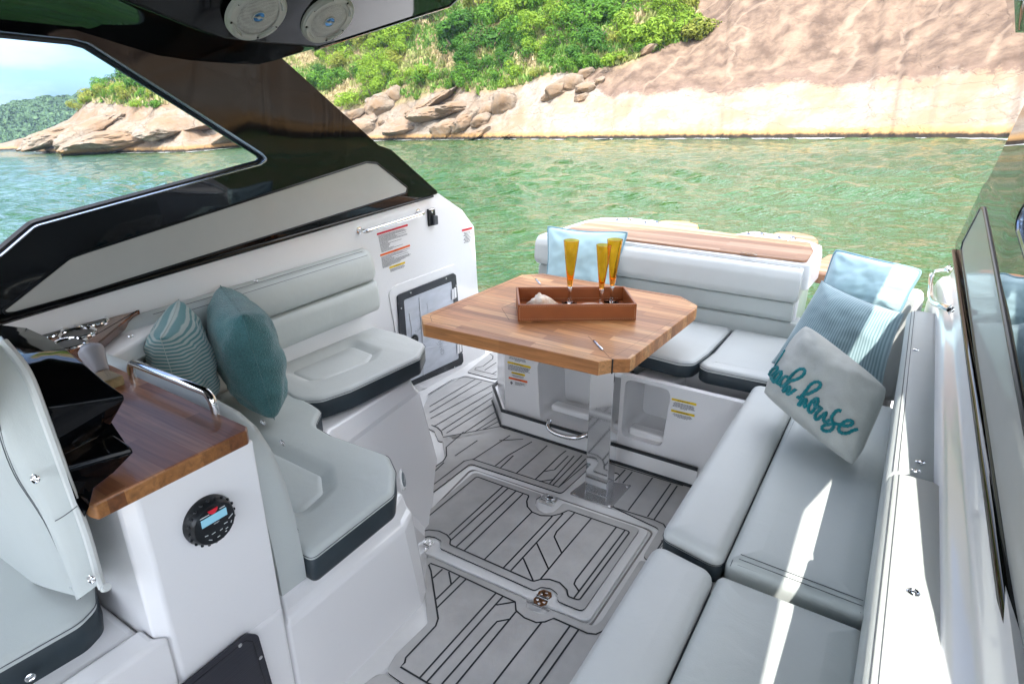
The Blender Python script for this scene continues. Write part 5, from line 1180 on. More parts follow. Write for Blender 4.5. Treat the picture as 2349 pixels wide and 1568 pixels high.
# ---- tray with glasses and shells
leather = mat('tan_leather', (.30, .085, .022), .42, coat=.1, bump=.5, bscale=260, bdetail=3, bdist=.0012, var=.10, vscale=9)
leather_d = mat('leather_edge', (.42, .15, .045), .4)
thread = mat('leather_thread', (.62, .38, .22), .7)
def A9(u, v, z): return pz((2040+u*.2384)/1.7437, (1080+v*.2384)/1.7437, z)
zt = ZT+.001; th = .068
f0, f1 = A9(132, 855, zt), A9(2112, 838, zt); d_ = (f1-f0); W_ = d_.length; d_.normalize(); nn_ = Vector((-d_.y, d_.x, 0))
bk_l = A9(148, 285, zt+th); bk_r = A9(1935, 262, zt+th); DEP = ((bk_l-f0).dot(nn_)+(bk_r-f1).dot(nn_))/2
tray = empty('serving_tray', (f0+f1)/2+nn_*DEP/2, label='tan stitched leather tray on the wooden table holding glasses and shells', cat='tray')
TF = Matrix(((d_.x, nn_.x, 0, f0.x), (d_.y, nn_.y, 0, f0.y), (0, 0, 1, zt), (0, 0, 0, 1)))
w0 = .010
mb = MB(); mb.box(TF @ Vector((W_/2, DEP/2, .004)), (W_, DEP, .008), TF.to_3x3()); mb.build('bottom', leather, tray)
flare = .0
for nm, c, s_ in (('front_wall', (W_/2, w0/2, th/2), (W_, w0, th)), ('back_wall', (W_/2, DEP-w0/2, th/2), (W_, w0, th)), ('end_wall', (w0/2, DEP/2, th/2+.0002), (w0, DEP-2*w0-.0006, th)), ('end_wall', (W_-w0/2, DEP/2, th/2+.0002), (w0, DEP-2*w0-.0006, th))):
    mb = MB(); mb.box(TF @ Vector(c), s_, TF.to_3x3()); wl = mb.build(nm, leather, tray, bevel=.003, seg=3)
def dash(a, b, parent, m=thread, r=.0007, L=.006, g=.003):
    mb = MB(); a, b = Vector(a), Vector(b); D = b-a; n_ = int(D.length/(L+g)); D.normalize()
    for k in range(n_): mb.tube([TF @ (a+D*(k*(L+g))), TF @ (a+D*(k*(L+g)+L))], r, 4)
    mb.build('stitching', m, parent)
i_ = .007
dash((i_, -.0003, th-i_), (W_-i_, -.0003, th-i_), tray); dash((i_, -.0003, i_), (W_-i_, -.0003, i_), tray); dash((i_, -.0003, i_), (i_, -.0003, th-i_), tray); dash((W_-i_, -.0003, i_), (W_-i_, -.0003, th-i_), tray)
dash((w0+i_, DEP-w0-.0003, th-i_), (W_-w0-i_, DEP-w0-.0003, th-i_), tray); dash((w0+i_, DEP-w0-.0003, .018), (W_-w0-i_, DEP-w0-.0003, .018), tray)
dash((W_-w0-.0003, w0+i_, th-i_), (W_-w0-.0003, DEP-w0-i_, th-i_), tray)

amber = mat('amber_glass', (1.0, .50, .02), .02, trans=1, ior=1.3, spec=.5)
ag = amber.node_tree; vol = ag.nodes.new('ShaderNodeVolumeAbsorption'); vol.inputs['Color'].default_value = (1, .40, .01, 1); vol.inputs['Density'].default_value = 60; ag.links.new(vol.outputs[0], ag.nodes['Material Output'].inputs['Volume'])
amber.node_tree.nodes['Principled BSDF'].inputs['Base Color'].default_value = (1, .68, .14, 1)
clear = mat('clear_glass', (.97, .98, .98), .01, trans=1, ior=1.45)
def flute(bx, by, topy, label, i):
    """bx, by: picture point where the stem meets the foot; topy: rim height in the picture"""
    zb = zt+.009
    c = pz(bx, by, zb); h = .2
    lo_, hi_ = .1, .35
    for _ in range(30):
        h = (lo_+hi_)/2
        if proj((c.x, c.y, zb+h))[1] > topy: lo_ = h
        else: hi_ = h
    e = empty('champagne_flute', c, label=label, cat='glass', group='amber champagne flutes')
    k = h/.235
    mb = MB(); mb.lathe([(.029*k, 0), (.029*k, .0012), (.016*k, .0035), (.008*k, .008), (.0052*k, .016), (.0048*k, .03), (.0072*k, .062), (.0088*k, .0735)], c, (0, 0, 1), 28); mb.build('stem_and_foot', clear, e)
    R0, R1 = .0108*k, .0285*k
    o_ = [(.004, .074), (.0085*k, .0745), (R0, .078*k), (R0+(R1-R0)*.3, .124*k), (R0+(R1-R0)*.62, .172*k), (R1, h)]
    i__ = [(R1-.0011, h+.0004), (R0+(R1-R0)*.62-.0014, .172*k), (R0+(R1-R0)*.3-.0018, .124*k), (R0-.003, .090*k), (.001, .086*k)]
    mb = MB(); mb.lathe(o_+i__, c, (0, 0, 1), 40); mb.build('amber_bowl', amber, e, recalc=True)
bs = lambda u, v: ((2040+u*.2384)/1.7437, (1080+v*.2384)/1.7437)
B_ = [bs(995, 545), bs(1520, 590), bs(1698, 530)]
flute(B_[0][0], B_[0][1], 551, 'amber champagne flute standing apart on the left of the tray', 0)
flute(B_[1][0], B_[1][1], 562, 'amber champagne flute nearest the tray front, middle of the three', 1)
flute(B_[2][0], B_[2][1], 549, 'amber champagne flute on the right, half hidden behind the middle one', 2)
# shells
shm = mat('conch_shell', (.60, .42, .30), .45, col2=(.82, .74, .62), vscale=45, bump=.4, bscale=90, bdist=.002)
shd = mat('dark_shell', (.10, .05, .035), .4, col2=(.50, .36, .27), vscale=60, bump=.4, bscale=90, bdist=.002)
def conch(c, L, hd_, m, label, spikes=7, tilt=0):
    mb = MB(); seg = 26; rs = []; N_ = 22
    d = Vector((math.cos(hd_), math.sin(hd_), tilt)).normalized(); u = Vector((0, 0, 1)); u = (u-d*u.dot(d)).normalized(); v = d.cross(u)
    for i in range(N_+1):
        t = i/N_
        r = (.04+.96*math.sin(min(1, t/.42)*math.pi/2)**1.2)*(1 if t < .42 else max(.05, 1-((t-.42)/.58)**1.3))
        r *= L*.30*(1+.10*math.sin(t*42) if t < .4 else 1)
        ring = []
        for k in range(seg):
            a = 2*math.pi*k/seg; sp_ = 1.0
            if .28 < t < .50: sp_ += .62*max(0, math.cos(a*spikes/1.0+.4))**3*(1-abs(t-.39)/.11)
            sp_ += .09*noise.noise(Vector((a*1.3, t*6, L*50)))
            lip = .38*max(0, math.sin(a-.9))*max(0, min(1, (t-.40)/.2))*(1-max(0, (t-.85)/.15))
            ring.append(c+d*(t-.45)*L+(u*math.sin(a)*.8+v*math.cos(a))*r*(sp_+lip*1.3))
        rs.append(ring)
    mb.rings(rs); o = mb.build('sea_shell', m, recalc=True, sharp=70); return tag(o, label, 'shell', 'sea shells in the tray')
conch(A9(515, 560, zt+.036), .135, math.atan2(d_.y, d_.x)+.15, shm, 'large cream spiny conch shell at the left end of the tray', tilt=-.05)
conch(A9(400, 640, zt+.026), .058, math.atan2(d_.y, d_.x)-.3, shd, 'small brown striped shell in front of the large conch', spikes=5)
sc_m = mat('scallop_shell', (.68, .42, .32), .5, col2=(.84, .70, .58), vscale=30)
mb = MB(); c = A9(1340, 610, zt+.014); rs = []
for i in range(10):
    t = i/9; ring = []
    for k in range(61):
        a = -1.25+2.5*k/60; rr_ = .045*t*(1+.03*math.cos(k*math.pi*2/5)); hgt = .030*math.sin(math.pi*min(1, t*.55+.18))*math.cos(a*.75)**.6*(.9+.06*math.cos(k*math.pi*2/5)); ring.append(c+d_*(math.sin(a)*rr_*1.05)+nn_*(math.cos(a)*rr_-.02)*-1+Vector((0, 0, hgt-.012)))
    rs.append(ring)
mb.rings(rs, False, False, closed=False); o = mb.build('sea_shell', sc_m, sharp=80); md = o.modifiers.new('thick', 'SOLIDIFY'); md.thickness = .0015
tag(o, 'pink ribbed scallop shell between the flutes in the tray', 'shell', 'sea shells in the tray')
# ---- pillows
def pillow(name, c00, c10, c11, c01, t, m, label, group, nrm, conc=.07, N=40, wr=.004, seed=0, pip=None, rc=0.0, sag=(0, 0, 0), pw_=.55, tuft=0, wave=.0):
    C = [Vector(p) for p in (c00, c10, c11, c01)]; cen = sum(C, Vector())/4; nrm = Vector(nrm).normalized(); sag = Vector(sag)
    n0 = ((C[1]-C[0]).cross(C[3]-C[0])).normalized()
    if n0.dot(nrm) < 0: n0 = -n0
    def surf(u, v, s):
        uu, vv = u*2-1, v*2-1
        ku = conc*(1-vv*vv)*(abs(uu)**3)*(1 if uu > 0 else -1); kv = conc*(1-uu*uu)*(abs(vv)**3)*(1 if vv > 0 else -1)
        a, b = u-ku/2, v-kv/2
        p = C[0]*(1-a)*(1-b)+C[1]*a*(1-b)+C[2]*a*b+C[3]*(1-a)*b
        p = cen+(p-cen)*(1-rc*(uu*uu*vv*vv)**2.2)
        e = max(0, (1-abs(uu)**2.4))*max(0, (1-abs(vv)**2.4)); h = t/2*e**pw_
        edge = max(abs(uu), abs(vv))
        nz_ = noise.fractal(Vector((u*3.1+seed*7, v*3.1, s*3+seed)), 1, 2, 3)*wr*3*min(1, (1-edge)*5)
        # creases running in from the corners
        cr_ = 0
        for cu, cv in ((0, 0), (1, 0), (0, 1), (1, 1)):
            du, dv = u-cu, v-cv; rr_ = math.hypot(du, dv); an = math.atan2(abs(dv), abs(du))
            cr_ += math.sin(an*9+seed+cu*2+cv)*math.exp(-((rr_-.22)/.13)**2)*wr
        lift = n0*(s*(h+(nz_+cr_)*(e**.3))) + sag*((1-edge)**.5) + n0*wave*math.sin(u*3.14*2+seed)*(1-abs(vv)**2)*1.0
        return p+lift
    mb = MB(); vs = []; idx = {}
    for s in (1, -1):
        for i in range(N+1):
            for j in range(N+1):
                if s == -1 and (i in (0, N) or j in (0, N)): idx[(s, i, j)] = idx[(1, i, j)]; continue
                idx[(s, i, j)] = len(vs); vs.append(surf(i/N, j/N, s))
    me = bpy.data.meshes.new(name); fs = []; uvs = []
    for s in (1, -1):
        for i in range(N):
            for j in range(N):
                q = [(i, j), (i+1, j), (i+1, j+1), (i, j+1)]
                if s == -1: q.reverse()
                fs.append([idx[(s, *k)] for k in q]); uvs += [(k[0]/N, k[1]/N) for k in q]
    me.from_pydata([tuple(v) for v in vs], [], fs); uv = me.uv_layers.new(name='UVMap')
    for k, c in enumerate(uvs): uv.data[k].uv = c
    for p in me.polygons: p.use_smooth = True
    bm = bmesh.new(); bm.from_mesh(me); bmesh.ops.recalc_face_normals(bm, faces=bm.faces); bm.to_mesh(me); bm.free()
    o = link(name, me, m); tag(o, label, 'pillow', group)
    L_ = [surf(k/30, 0, 1) for k in range(30)]+[surf(1, k/30, 1) for k in range(30)]+[surf(1-k/30, 1, 1) for k in range(30)]+[surf(0, 1-k/30, 1) for k in range(30)]
    mb = MB(); mb.tube(L_, pip[0] if pip else .0012, 8, closed=True); mb.build('piping' if pip else 'seam', pip[1] if pip else m, o)
    o['surf'] = 0; del o['surf']
    return o, surf
def fabric(name, col, col2, scale=0, axis=0, rough=.9, weave=900, duty=.5, sheen=.3, var=.05, bumpd=.0006, soft=.08, bst=.5, dirn=None):
    m = mat(name, col, rough, spec=.15, sheen=sheen); t, N, K, I = nodes(m)
    co = N('ShaderNodeTexCoord'); n2 = N('ShaderNodeTexNoise'); n2.inputs['Scale'].default_value = weave; n2.inputs['Detail'].default_value = 3; K(co.outputs['Object'], n2.inputs['Vector'])
    n1 = N('ShaderNodeTexNoise'); n1.inputs['Scale'].default_value = 14; n1.inputs['Detail'].default_value = 5; K(co.outputs['Object'], n1.inputs['Vector'])
    last = None
    if scale:
        s = N('ShaderNodeSeparateXYZ'); K(co.outputs['UV'], s.inputs[0])
        nw = N('ShaderNodeMath'); nw.operation = 'MULTIPLY_ADD'; K(n1.outputs[0], nw.inputs[0]); nw.inputs[1].default_value = .012; K(s.outputs[axis], nw.inputs[2])
        w_ = N('ShaderNodeMath'); w_.operation = 'MULTIPLY'; K(nw.outputs[0], w_.inputs[0]); w_.inputs[1].default_value = scale*2*math.pi
        sn = N('ShaderNodeMath'); sn.operation = 'SINE'; K(w_.outputs[0], sn.inputs[0])
        r = N('ShaderNodeValToRGB'); mr = N('ShaderNodeMath'); mr.operation = 'MULTIPLY_ADD'; K(sn.outputs[0], mr.inputs[0]); mr.inputs[1].default_value = .5; mr.inputs[2].default_value = .5
        K(mr.outputs[0], r.inputs[0]); r.color_ramp.elements[0].position = duty-soft; r.color_ramp.elements[1].position = duty+soft
        r.color_ramp.elements[0].color = (*col, 1); r.color_ramp.elements[1].color = (*col2, 1); last = r.outputs[0]
    mm = N('ShaderNodeMixRGB'); mm.blend_type = 'MULTIPLY'; mm.inputs[0].default_value = 1
    if last is not None: K(last, mm.inputs[1])
    else: mm.inputs[1].default_value = (*col, 1)
    g = N('ShaderNodeMapRange'); g.inputs['From Min'].default_value = .3; g.inputs['From Max'].default_value = .7; g.inputs['To Min'].default_value = 1-var; g.inputs['To Max'].default_value = 1+var
    ad = N('ShaderNodeMath'); ad.operation = 'ADD'; K(n1.outputs[0], ad.inputs[0]); K(n2.outputs[0], ad.inputs[1]); hf = N('ShaderNodeMath'); hf.operation = 'MULTIPLY'; hf.inputs[1].default_value = .5; K(ad.outputs[0], hf.inputs[0])
    K(hf.outputs[0], g.inputs[0]); K(g.outputs[0], mm.inputs[2]); K(mm.outputs[0], I['Base Color'])
    bp = N('ShaderNodeBump'); bp.inputs['Strength'].default_value = bst; bp.inputs['Distance'].default_value = bumpd; K(n2.outputs[0], bp.inputs['Height']); K(bp.outputs[0], I['Normal'])
    return m
f_blue = fabric('pale_blue_velvet', (.42, .60, .64), None, rough=.8, sheen=.5, weave=300, var=.05)
f_pipe = fabric('blue_piping', (.20, .34, .40), None, rough=.8)
f_teal = fabric('teal_terry', (.066, .175, .182), None, rough=.95, weave=230, sheen=.5, var=.4, bumpd=.005, bst=1)
f_strp = fabric('teal_ticking', (.10, .22, .23), (.36, .42, .40), 27, 1, weave=700, duty=.42, soft=.12)
f_rib = fabric('blue_ribbed', (.16, .25, .27), (.31, .42, .45), 40, 0, weave=500, duty=.5, soft=.45, sheen=.5)
f_linen = fabric('grey_linen', (.50, .51, .475), None, rough=.95, weave=520, var=.16, sheen=.2, bumpd=.0012)
f_wool = fabric('teal_yarn', (.008, .23, .26), None, rough=1, weave=420, var=.35, sheen=.3, bumpd=.004, bst=1)

def PT(u, v, p0, n): return ppl(*T(2, 1, u, v), p0, n)
# pale blue pillow at the right, against the corner
n_, p_ = (-.30, -.90, .35), (-.12, 2.86, .76)
pillow('pillow', PT(865, 640, p_, n_), PT(1495, 600, p_, n_), PT(1660, 290, p_, n_), PT(1040, 140, p_, n_), .13, f_blue, 'pale blue piped pillow at the back of the right corner stack', 'scatter pillows', n_, conc=.06, wr=.006, seed=3, rc=.07, pip=(.006, f_pipe))
n_, p_ = (-.35, -.80, .48), (-.12, 2.60, .68)
pillow('pillow', PT(600, 935, p_, n_), PT(1360, 1180, p_, n_), PT(1520, 590, p_, n_), PT(955, 362, p_, n_), .17, f_rib, 'blue grey finely ribbed pillow behind the lettered linen one', 'scatter pillows', n_, conc=.07, wr=.004, seed=8)
n_ = (-.28, -.66, .70); p_ = pz(*T(2, 1, 1175, 1655), .53)
bh, bs_ = pillow('pillow', PT(540, 1130, p_, n_), PT(1175, 1650, p_, n_), PT(1415, 1105, p_, n_), PT(838, 655, p_, n_), .19, f_linen, 'grey linen pillow lettered in teal yarn at the front of the right stack', 'scatter pillows', n_, conc=-.012, wr=.0065, seed=5, rc=.05, pw_=.5)
def on_surf(surf, x, y, u=.5, v=.5, s=1):
    for _ in range(25):
        p = surf(u, v, s); a, b = proj(p)
        pu = proj(surf(u+.002, v, s)); pv = proj(surf(u, v+.002, s))
        J = Matrix((((pu[0]-a)/.002, (pv[0]-a)/.002), ((pu[1]-b)/.002, (pv[1]-b)/.002)))
        if abs(J.determinant()) < 1: break
        d = J.inverted() @ Vector((x-a, y-b)); u += max(-.1, min(.1, d.x)); v += max(-.1, min(.1, d.y)); u = min(.985, max(.015, u)); v = min(.985, max(.015, v))
    return u, v
def LT(u, v): return ((3000+u*.31881)/1.7437, (1400+v*.31881)/1.7437)   # lettering tile 3000..3600 x 1400..1900
strokes = [
    [(445, 5), (400, 80), (335, 180), (300, 240), (245, 325)],
    [(248, 318), (275, 265), (320, 225), (350, 215), (355, 245), (320, 290), (275, 325), (280, 365), (300, 385), (330, 370)],
    [(410, 275), (375, 275), (330, 320), (300, 375), (305, 400), (335, 380), (385, 320), (410, 280), (385, 330), (350, 385), (345, 410), (370, 415), (400, 385)],
    [(480, 340), (450, 330), (415, 355), (385, 405), (395, 445), (425, 445), (465, 410)],
    [(420, 520), (445, 460), (490, 370), (550, 300), (620, 250), (670, 245), (685, 280), (650, 330), (580, 370), (500, 395), (465, 430), (430, 515), (450, 505), (480, 460), (510, 465), (505, 495), (475, 540), (500, 550), (545, 515), (580, 488), (570, 500)],
    [(595, 580), (625, 600), (690, 530), (740, 460), (800, 415), (860, 400), (888, 425), (875, 470), (810, 515), (740, 545), (680, 560), (650, 620), (612, 690), (640, 680), (680, 620), (710, 625), (700, 665), (680, 700), (690, 715), (730, 690)],
    [(830, 610), (780, 650), (745, 710), (740, 760), (765, 785), (800, 760), (840, 700), (865, 640), (855, 605), (825, 625), (815, 670), (850, 715), (890, 710)],
    [(915, 720), (870, 760), (830, 810), (825, 855), (850, 870), (900, 830), (960, 785), (965, 800), (935, 855), (935, 890), (970, 895), (1010, 870)],
    [(1145, 765), (1105, 755), (1055, 790), (1025, 840), (1035, 890), (1055, 930), (1045, 975), (1005, 1005), (945, 1010), (910, 985), (920, 950), (980, 930), (1060, 920)],
    [(1060, 920), (1130, 935), (1210, 945), (1265, 935), (1285, 905), (1255, 885), (1195, 890), (1145, 925), (1110, 970), (1120, 1015), (1165, 1040), (1235, 1035), (1290, 1005), (1345, 990)]]
mb = MB(); uv_ = (.2, .6)
for s_ in strokes:
    pts = spline([Vector((*p, 0)) for p in s_], 4); P = []
    for q in pts:
        x, y = LT(q.x, q.y); uv_ = on_surf(bs_, x, y, *uv_); p = bs_(*uv_, 1)
        e = .004; nn = (bs_(min(uv_[0]+e, 1), uv_[1], 1)-p).cross(bs_(uv_[0], min(uv_[1]+e, 1), 1)-p)
        if nn.dot(CAM-p) < 0: nn = -nn
        nn = nn.normalized() if nn.length > 1e-9 else Vector((0, 0, 1))
        p = p+nn*.0032
        if not P or (p-P[-1]).length > .0015: P.append(p)
    if len(P) > 2:
        rad = .0026 if s_[0] == (445, 5) else .0052
        # lumpy chenille yarn
        mb.tube(P, [rad*(1+.16*math.sin(k*2.3)+.1*rnd.random()) for k in range(len(P))], 7)
mb.build('yarn_lettering', f_wool, bh)

# pale blue pillow behind the glasses
def PD(x, y, p0, n): return ppl(x, y, p0, n)
n_, p_ = (.10, -.93, .35), (-1.35, 2.86, .70)
pillow('pillow', PD(1243, 690, p_, n_), PD(1408, 700, p_, n_), PD(1445, 529, p_, n_), PD(1253, 515, p_, n_), .12, f_blue, 'pale blue piped pillow behind the glasses on the transom bench', 'scatter pillows', n_, conc=.12, wr=.005, seed=11, rc=.06, pip=(.0055, f_pipe))
# two pillows standing on the corner lounge
B, Nn, Tt = pz(628, 962, .515), pz(552, 722, .90), pz(505, 655, .925)
B = Vector((-1.735, 1.165, .52)); B = pz(630, 962, .52); Nn = pz(556, 722, .905); Tt = pz(505, 654, .925)
fourth = B+(Tt-Nn)
nv = (Nn-B).cross(Tt-Nn)
pillow('pillow', B, fourth, Tt, Nn, .215, f_teal, 'dark teal fluffy pillow standing on the corner lounge', 'scatter pillows', nv, conc=.05, wr=.006, seed=2, pw_=.42)
B, Nn, Tt = pz(430, 985, .50), pz(368, 775, .875), pz(410, 686, .925)
fourth = B+(Tt-Nn); nv = (Nn-B).cross(Tt-Nn)
pillow('pillow', B, fourth, Tt, Nn, .19, f_strp, 'teal and cream striped pillow left of the plain teal one', 'scatter pillows', nv, conc=.06, wr=.006, seed=6, pw_=.42)
# ------------------------------------------------------------------ boulders and plants of the shore
import time
def boulder(name, hitp, wpx, hk, seed, label, group, rot=0, m_=None):
    if not hitp: return
    a, r = hitp; h = terr(a, r); k = r/FPX*1.02; W = wpx*k
    sx, sy, sz = W*.5, W*.36, W*.5*hk
    bm = bmesh.new(); bmesh.ops.create_icosphere(bm, subdivisions=5 if wpx > 60 else 4, radius=1)
    for v in bm.verts:
        c = v.co.copy(); n = noise.fractal(c*1.1+Vector((seed*3.1, 0, 0)), .85, 2.1, 7)*.30-.10*abs(noise.noise(Vector((c.x*1.6+c.z*2.4, c.y*2, seed))))**.5
        cell = noise.cell_vector(c*1.15+Vector((seed, seed, 0))) if False else Vector()
        f = noise.noise(c*2.3+Vector((0, seed*1.7, 0)))
        c = c*(1+n); c.x = math.copysign(abs(c.x)**.85, c.x); c.z = math.copysign(abs(c.z)**.8, c.z)
        # split faces: planes that cut the lump
        for q in range(5):
            d = Vector((math.sin(seed*2.3+q*2.1), math.cos(seed*1.3+q*1.7), math.sin(q*3.3+seed)*.8)).normalized(); e = c.dot(d)-.80
            if e > 0: c -= d*e*.85
        v.co = Vector((c.x*sx, c.y*sy, c.z*sz))
    me = bpy.data.meshes.new(name); bm.to_mesh(me); bm.free()
    for p in me.polygons: p.use_smooth = True
    me.set_sharp_from_angle(angle=R(40))
    ca = me.color_attributes.new('hgt', 'FLOAT_COLOR', 'POINT')
    pos = sea_pt(a, r, h+sz*.25)
    Mx = Matrix.Rotation(rot, 3, Vector((0, 0, 1))); rad = (SY*math.cos(R(a))+SX*math.sin(R(a))); side = SN.cross(rad)*-1
    B = Matrix((side, rad, SN)).transposed()
    tilt = Matrix.Rotation(-.28+.2*math.sin(seed), 3, 'Y')
    for v in me.vertices: v.co = B @ (tilt @ Vector(v.co))
    for k_, v in enumerate(me.vertices): ca.data[k_].color = ((h+sz*.25+v.co.dot(SN))/10, .1, 0, .9)
    o = link(name, me, m_ or M_rock); o.location = pos; return tag(o, label, 'rock', group)
BL = [((270, 330), 190, .42, 'broad flat grey boulder at the water line of the headland, in the window'), ((395, 300), 150, .5, 'large cracked pale boulder above the broad one, in the window'), ((140, 315), 130, .4, 'sloping grey boulder at the left tip of the headland'), ((345, 312), 70, .5, 'small rounded boulder between two larger ones, in the window'), ((520, 318), 190, .25, 'long low rock slab at the water line beside the window corner'), ((215, 300), 150, .35, 'sloping slab halfway up the headland')]
for i, ((x, y), w_, hk, lab) in enumerate(BL): boulder('boulder', hit(x, y), w_, hk*.55, i+1, lab, 'boulders of the headland', m_=M_head)
BR = [((830, 305), 72, .6, 'rounded brown boulder at the water beside the black pillar'), ((872, 252), 66, .7, 'cracked pale boulder under the bushes right of the pillar'), ((908, 228), 40, 1.0, 'upright boulder below the spiky plants'), ((852, 282), 30, .8, 'small angular boulder left of the flat ledges'), ((875, 284), 16, .8, 'smallest round stone left of the flat ledges'), ((815, 268), 44, .5, 'flat broken boulder above the brown one'),
      ((925, 300), 90, .22, 'long thin ledge at the water left of the boulder group'), ((990, 268), 110, .28, 'long slanting ledge in the middle of the jumble'), ((1030, 300), 80, .45, 'dark undercut boulder low in the jumble'), ((1070, 285), 70, .6, 'big split boulder in the centre of the jumble'), ((1105, 283), 48, .6, 'square pale boulder right of the split one'), ((1100, 310), 60, .3, 'low wet rock right of the jumble at the water'), ((1158, 250), 60, .95, 'tall upright cracked boulder at the top right of the jumble'), ((1122, 262), 46, .7, 'dark cracked boulder left of the tall upright one'), ((1045, 250), 90, .25, 'upper slanting ledge below the spiky plants'), ((970, 250), 80, .22, 'thin tilted ledge below the tallest spiky plant'), ((1010, 232), 90, .2, 'shaded ledge directly under the spiky plants'),
      ((1280, 215), 60, .6, 'leaning block at the left of the upper outcrop'), ((1310, 200), 56, .7, 'stacked block at the centre of the upper outcrop'), ((1345, 208), 50, .5, 'flat block at the right of the upper outcrop'), ((1262, 225), 40, .5, 'lowest block of the upper outcrop'), ((1345, 175), 44, .5, 'flat stone among the bushes above the upper outcrop'), ((1375, 192), 26, .6, 'small stone right of the upper outcrop'), ((1485, 120), 44, .35, 'white stone pile at the edge of the bushes on the slab'), ((1335, 228), 36, .5, 'round stone below the upper outcrop'), ((1170, 318), 34, .4, 'small black wet rock in the surf')]
for i, ((x, y), w_, hk, lab) in enumerate(BR): boulder('boulder', hit(x, y), w_, hk, i+20, lab, 'boulders of the rocky shore', rot=i)

def leaf_mat(name, c1, c2, trans=.25):
    m = mat(name, c1, .6, spec=.2); t, N, K, I = nodes(m)
    g = N('ShaderNodeNewGeometry'); co = N('ShaderNodeTexCoord'); n = N('ShaderNodeTexNoise'); n.inputs['Scale'].default_value = 1.1; n.inputs['Detail'].default_value = 3; K(co.outputs['Object'], n.inputs['Vector'])
    ad = N('ShaderNodeMath'); ad.operation = 'MULTIPLY_ADD'; K(g.outputs['Random Per Island'], ad.inputs[0]); ad.inputs[1].default_value = .55; sb_ = N('ShaderNodeMath'); sb_.operation = 'SUBTRACT'; K(n.outputs[0], sb_.inputs[0]); sb_.inputs[1].default_value = .22; K(sb_.outputs[0], ad.inputs[2])
    r = N('ShaderNodeValToRGB'); K(ad.outputs[0], r.inputs[0]); r.color_ramp.elements[0].position = .15; r.color_ramp.elements[1].position = .75; r.color_ramp.elements[0].color = (*c1, 1); r.color_ramp.elements[1].color = (*c2, 1)
    K(r.outputs[0], I['Base Color'])
    tr_ = N('ShaderNodeBsdfTranslucent'); K(r.outputs[0], tr_.inputs['Color']); mxs = N('ShaderNodeMixShader'); mxs.inputs[0].default_value = trans
    K(t.nodes['Principled BSDF'].outputs[0], mxs.inputs[1]); K(tr_.outputs[0], mxs.inputs[2]); K(mxs.outputs[0], t.nodes['Material Output'].inputs['Surface']); return m
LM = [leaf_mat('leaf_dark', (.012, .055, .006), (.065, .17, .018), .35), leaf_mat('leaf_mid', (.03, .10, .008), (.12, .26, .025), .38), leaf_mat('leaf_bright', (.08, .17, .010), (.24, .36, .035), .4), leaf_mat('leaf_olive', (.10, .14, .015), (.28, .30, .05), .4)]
bark = mat('bark', (.12, .09, .06), .9, var=.3, vscale=3)
def crown(seed, n, lobes, flat, leaf):
    q = random.Random(seed); vs, fs = [], []
    LB = []
    for i in range(lobes):
        a = q.uniform(0, 2*math.pi); d = q.uniform(0, .62)**.8; LB.append((Vector((math.cos(a)*d, math.sin(a)*d, q.uniform(.25, .8)*flat)), q.uniform(.26, .48)))
    for i in range(n):
        c, r = q.choice(LB)
        d = Vector((q.gauss(0, 1), q.gauss(0, 1), q.gauss(.25, 1))).normalized(); rr_ = r*(q.uniform(.55, 1.0)**.5)*(1+.22*noise.noise(d*3+c*5))
        p = c+Vector((d.x*rr_, d.y*rr_, d.z*rr_*.8)); nn = (d+Vector((q.uniform(-.6, .6), q.uniform(-.6, .6), q.uniform(0, 1.1)))).normalized()
        u = nn.orthogonal().normalized(); u.rotate(Matrix.Rotation(q.uniform(0, 6.28), 3, nn)); v = nn.cross(u); s = leaf*q.uniform(.6, 1.35)
        b = len(vs); vs += [p-u*s, p+v*s*.42, p+u*s, p-v*s*.42]; fs.append((b, b+1, b+2, b+3))
    return vs, fs
def trunkmesh(seed, flat):
    q = random.Random(seed); mb = MB()
    for i in range(5):
        a = q.uniform(0, 6.28); P = [Vector((q.uniform(-.05, .05), q.uniform(-.05, .05), -.25)), Vector((math.cos(a)*.12, math.sin(a)*.12, .15*flat)), Vector((math.cos(a)*.35, math.sin(a)*.35, .45*flat)), Vector((math.cos(a+.4)*.55, math.sin(a+.4)*.5, .72*flat))]
        mb.tube(P, [.035, .028, .018, .008], 5)
    me = bpy.data.meshes.new('trunk'); me.from_pydata(mb.v, [], mb.f); me.materials.append(bark); return me
CR = []
for k in range(8):
    vs, fs = crown(40+k, 1500 if k < 6 else 1900, 7+k % 4, (.85, 1.05, .7, 1.2, .8, .95, 1.3, .6)[k], (.075, .06, .085, .06, .07, .055, .06, .08)[k])
    for mi in range(4):
        me = bpy.data.meshes.new('crown'); me.from_pydata([tuple(v) for v in vs], [], fs); me.materials.append(LM[mi]); CR.append((k, mi, me))
TK = [trunkmesh(70+k, 1.0) for k in range(3)]
KIND = ['dark green', 'mid green', 'bright green', 'yellowish olive']
def shrub(a, r, s, k, mi, label, group, tall=1.0):
    h = terr(a, r); e = empty('shrub', sea_pt(a, r, h-.1*s)); me = [m for kk, mm, m in CR if kk == k and mm == mi][0]
    e.rotation_euler.z = rnd.uniform(0, 6.28); e.scale = (s, s, s*tall); tag(e, label, 'shrub', group)
    o = bpy.data.objects.new('crown', me); COL.objects.link(o); o.parent = e
    o = bpy.data.objects.new('trunk', TK[k % 3]); COL.objects.link(o); o.parent = e
    return e
def inside(x, y, P):
    c = False; j = len(P)-1
    for i in range(len(P)):
        if (P[i][1] > y) != (P[j][1] > y) and x < (P[j][0]-P[i][0])*(y-P[i][1])/(P[j][1]-P[i][1])+P[i][0]: c = not c
        j = i
    return c
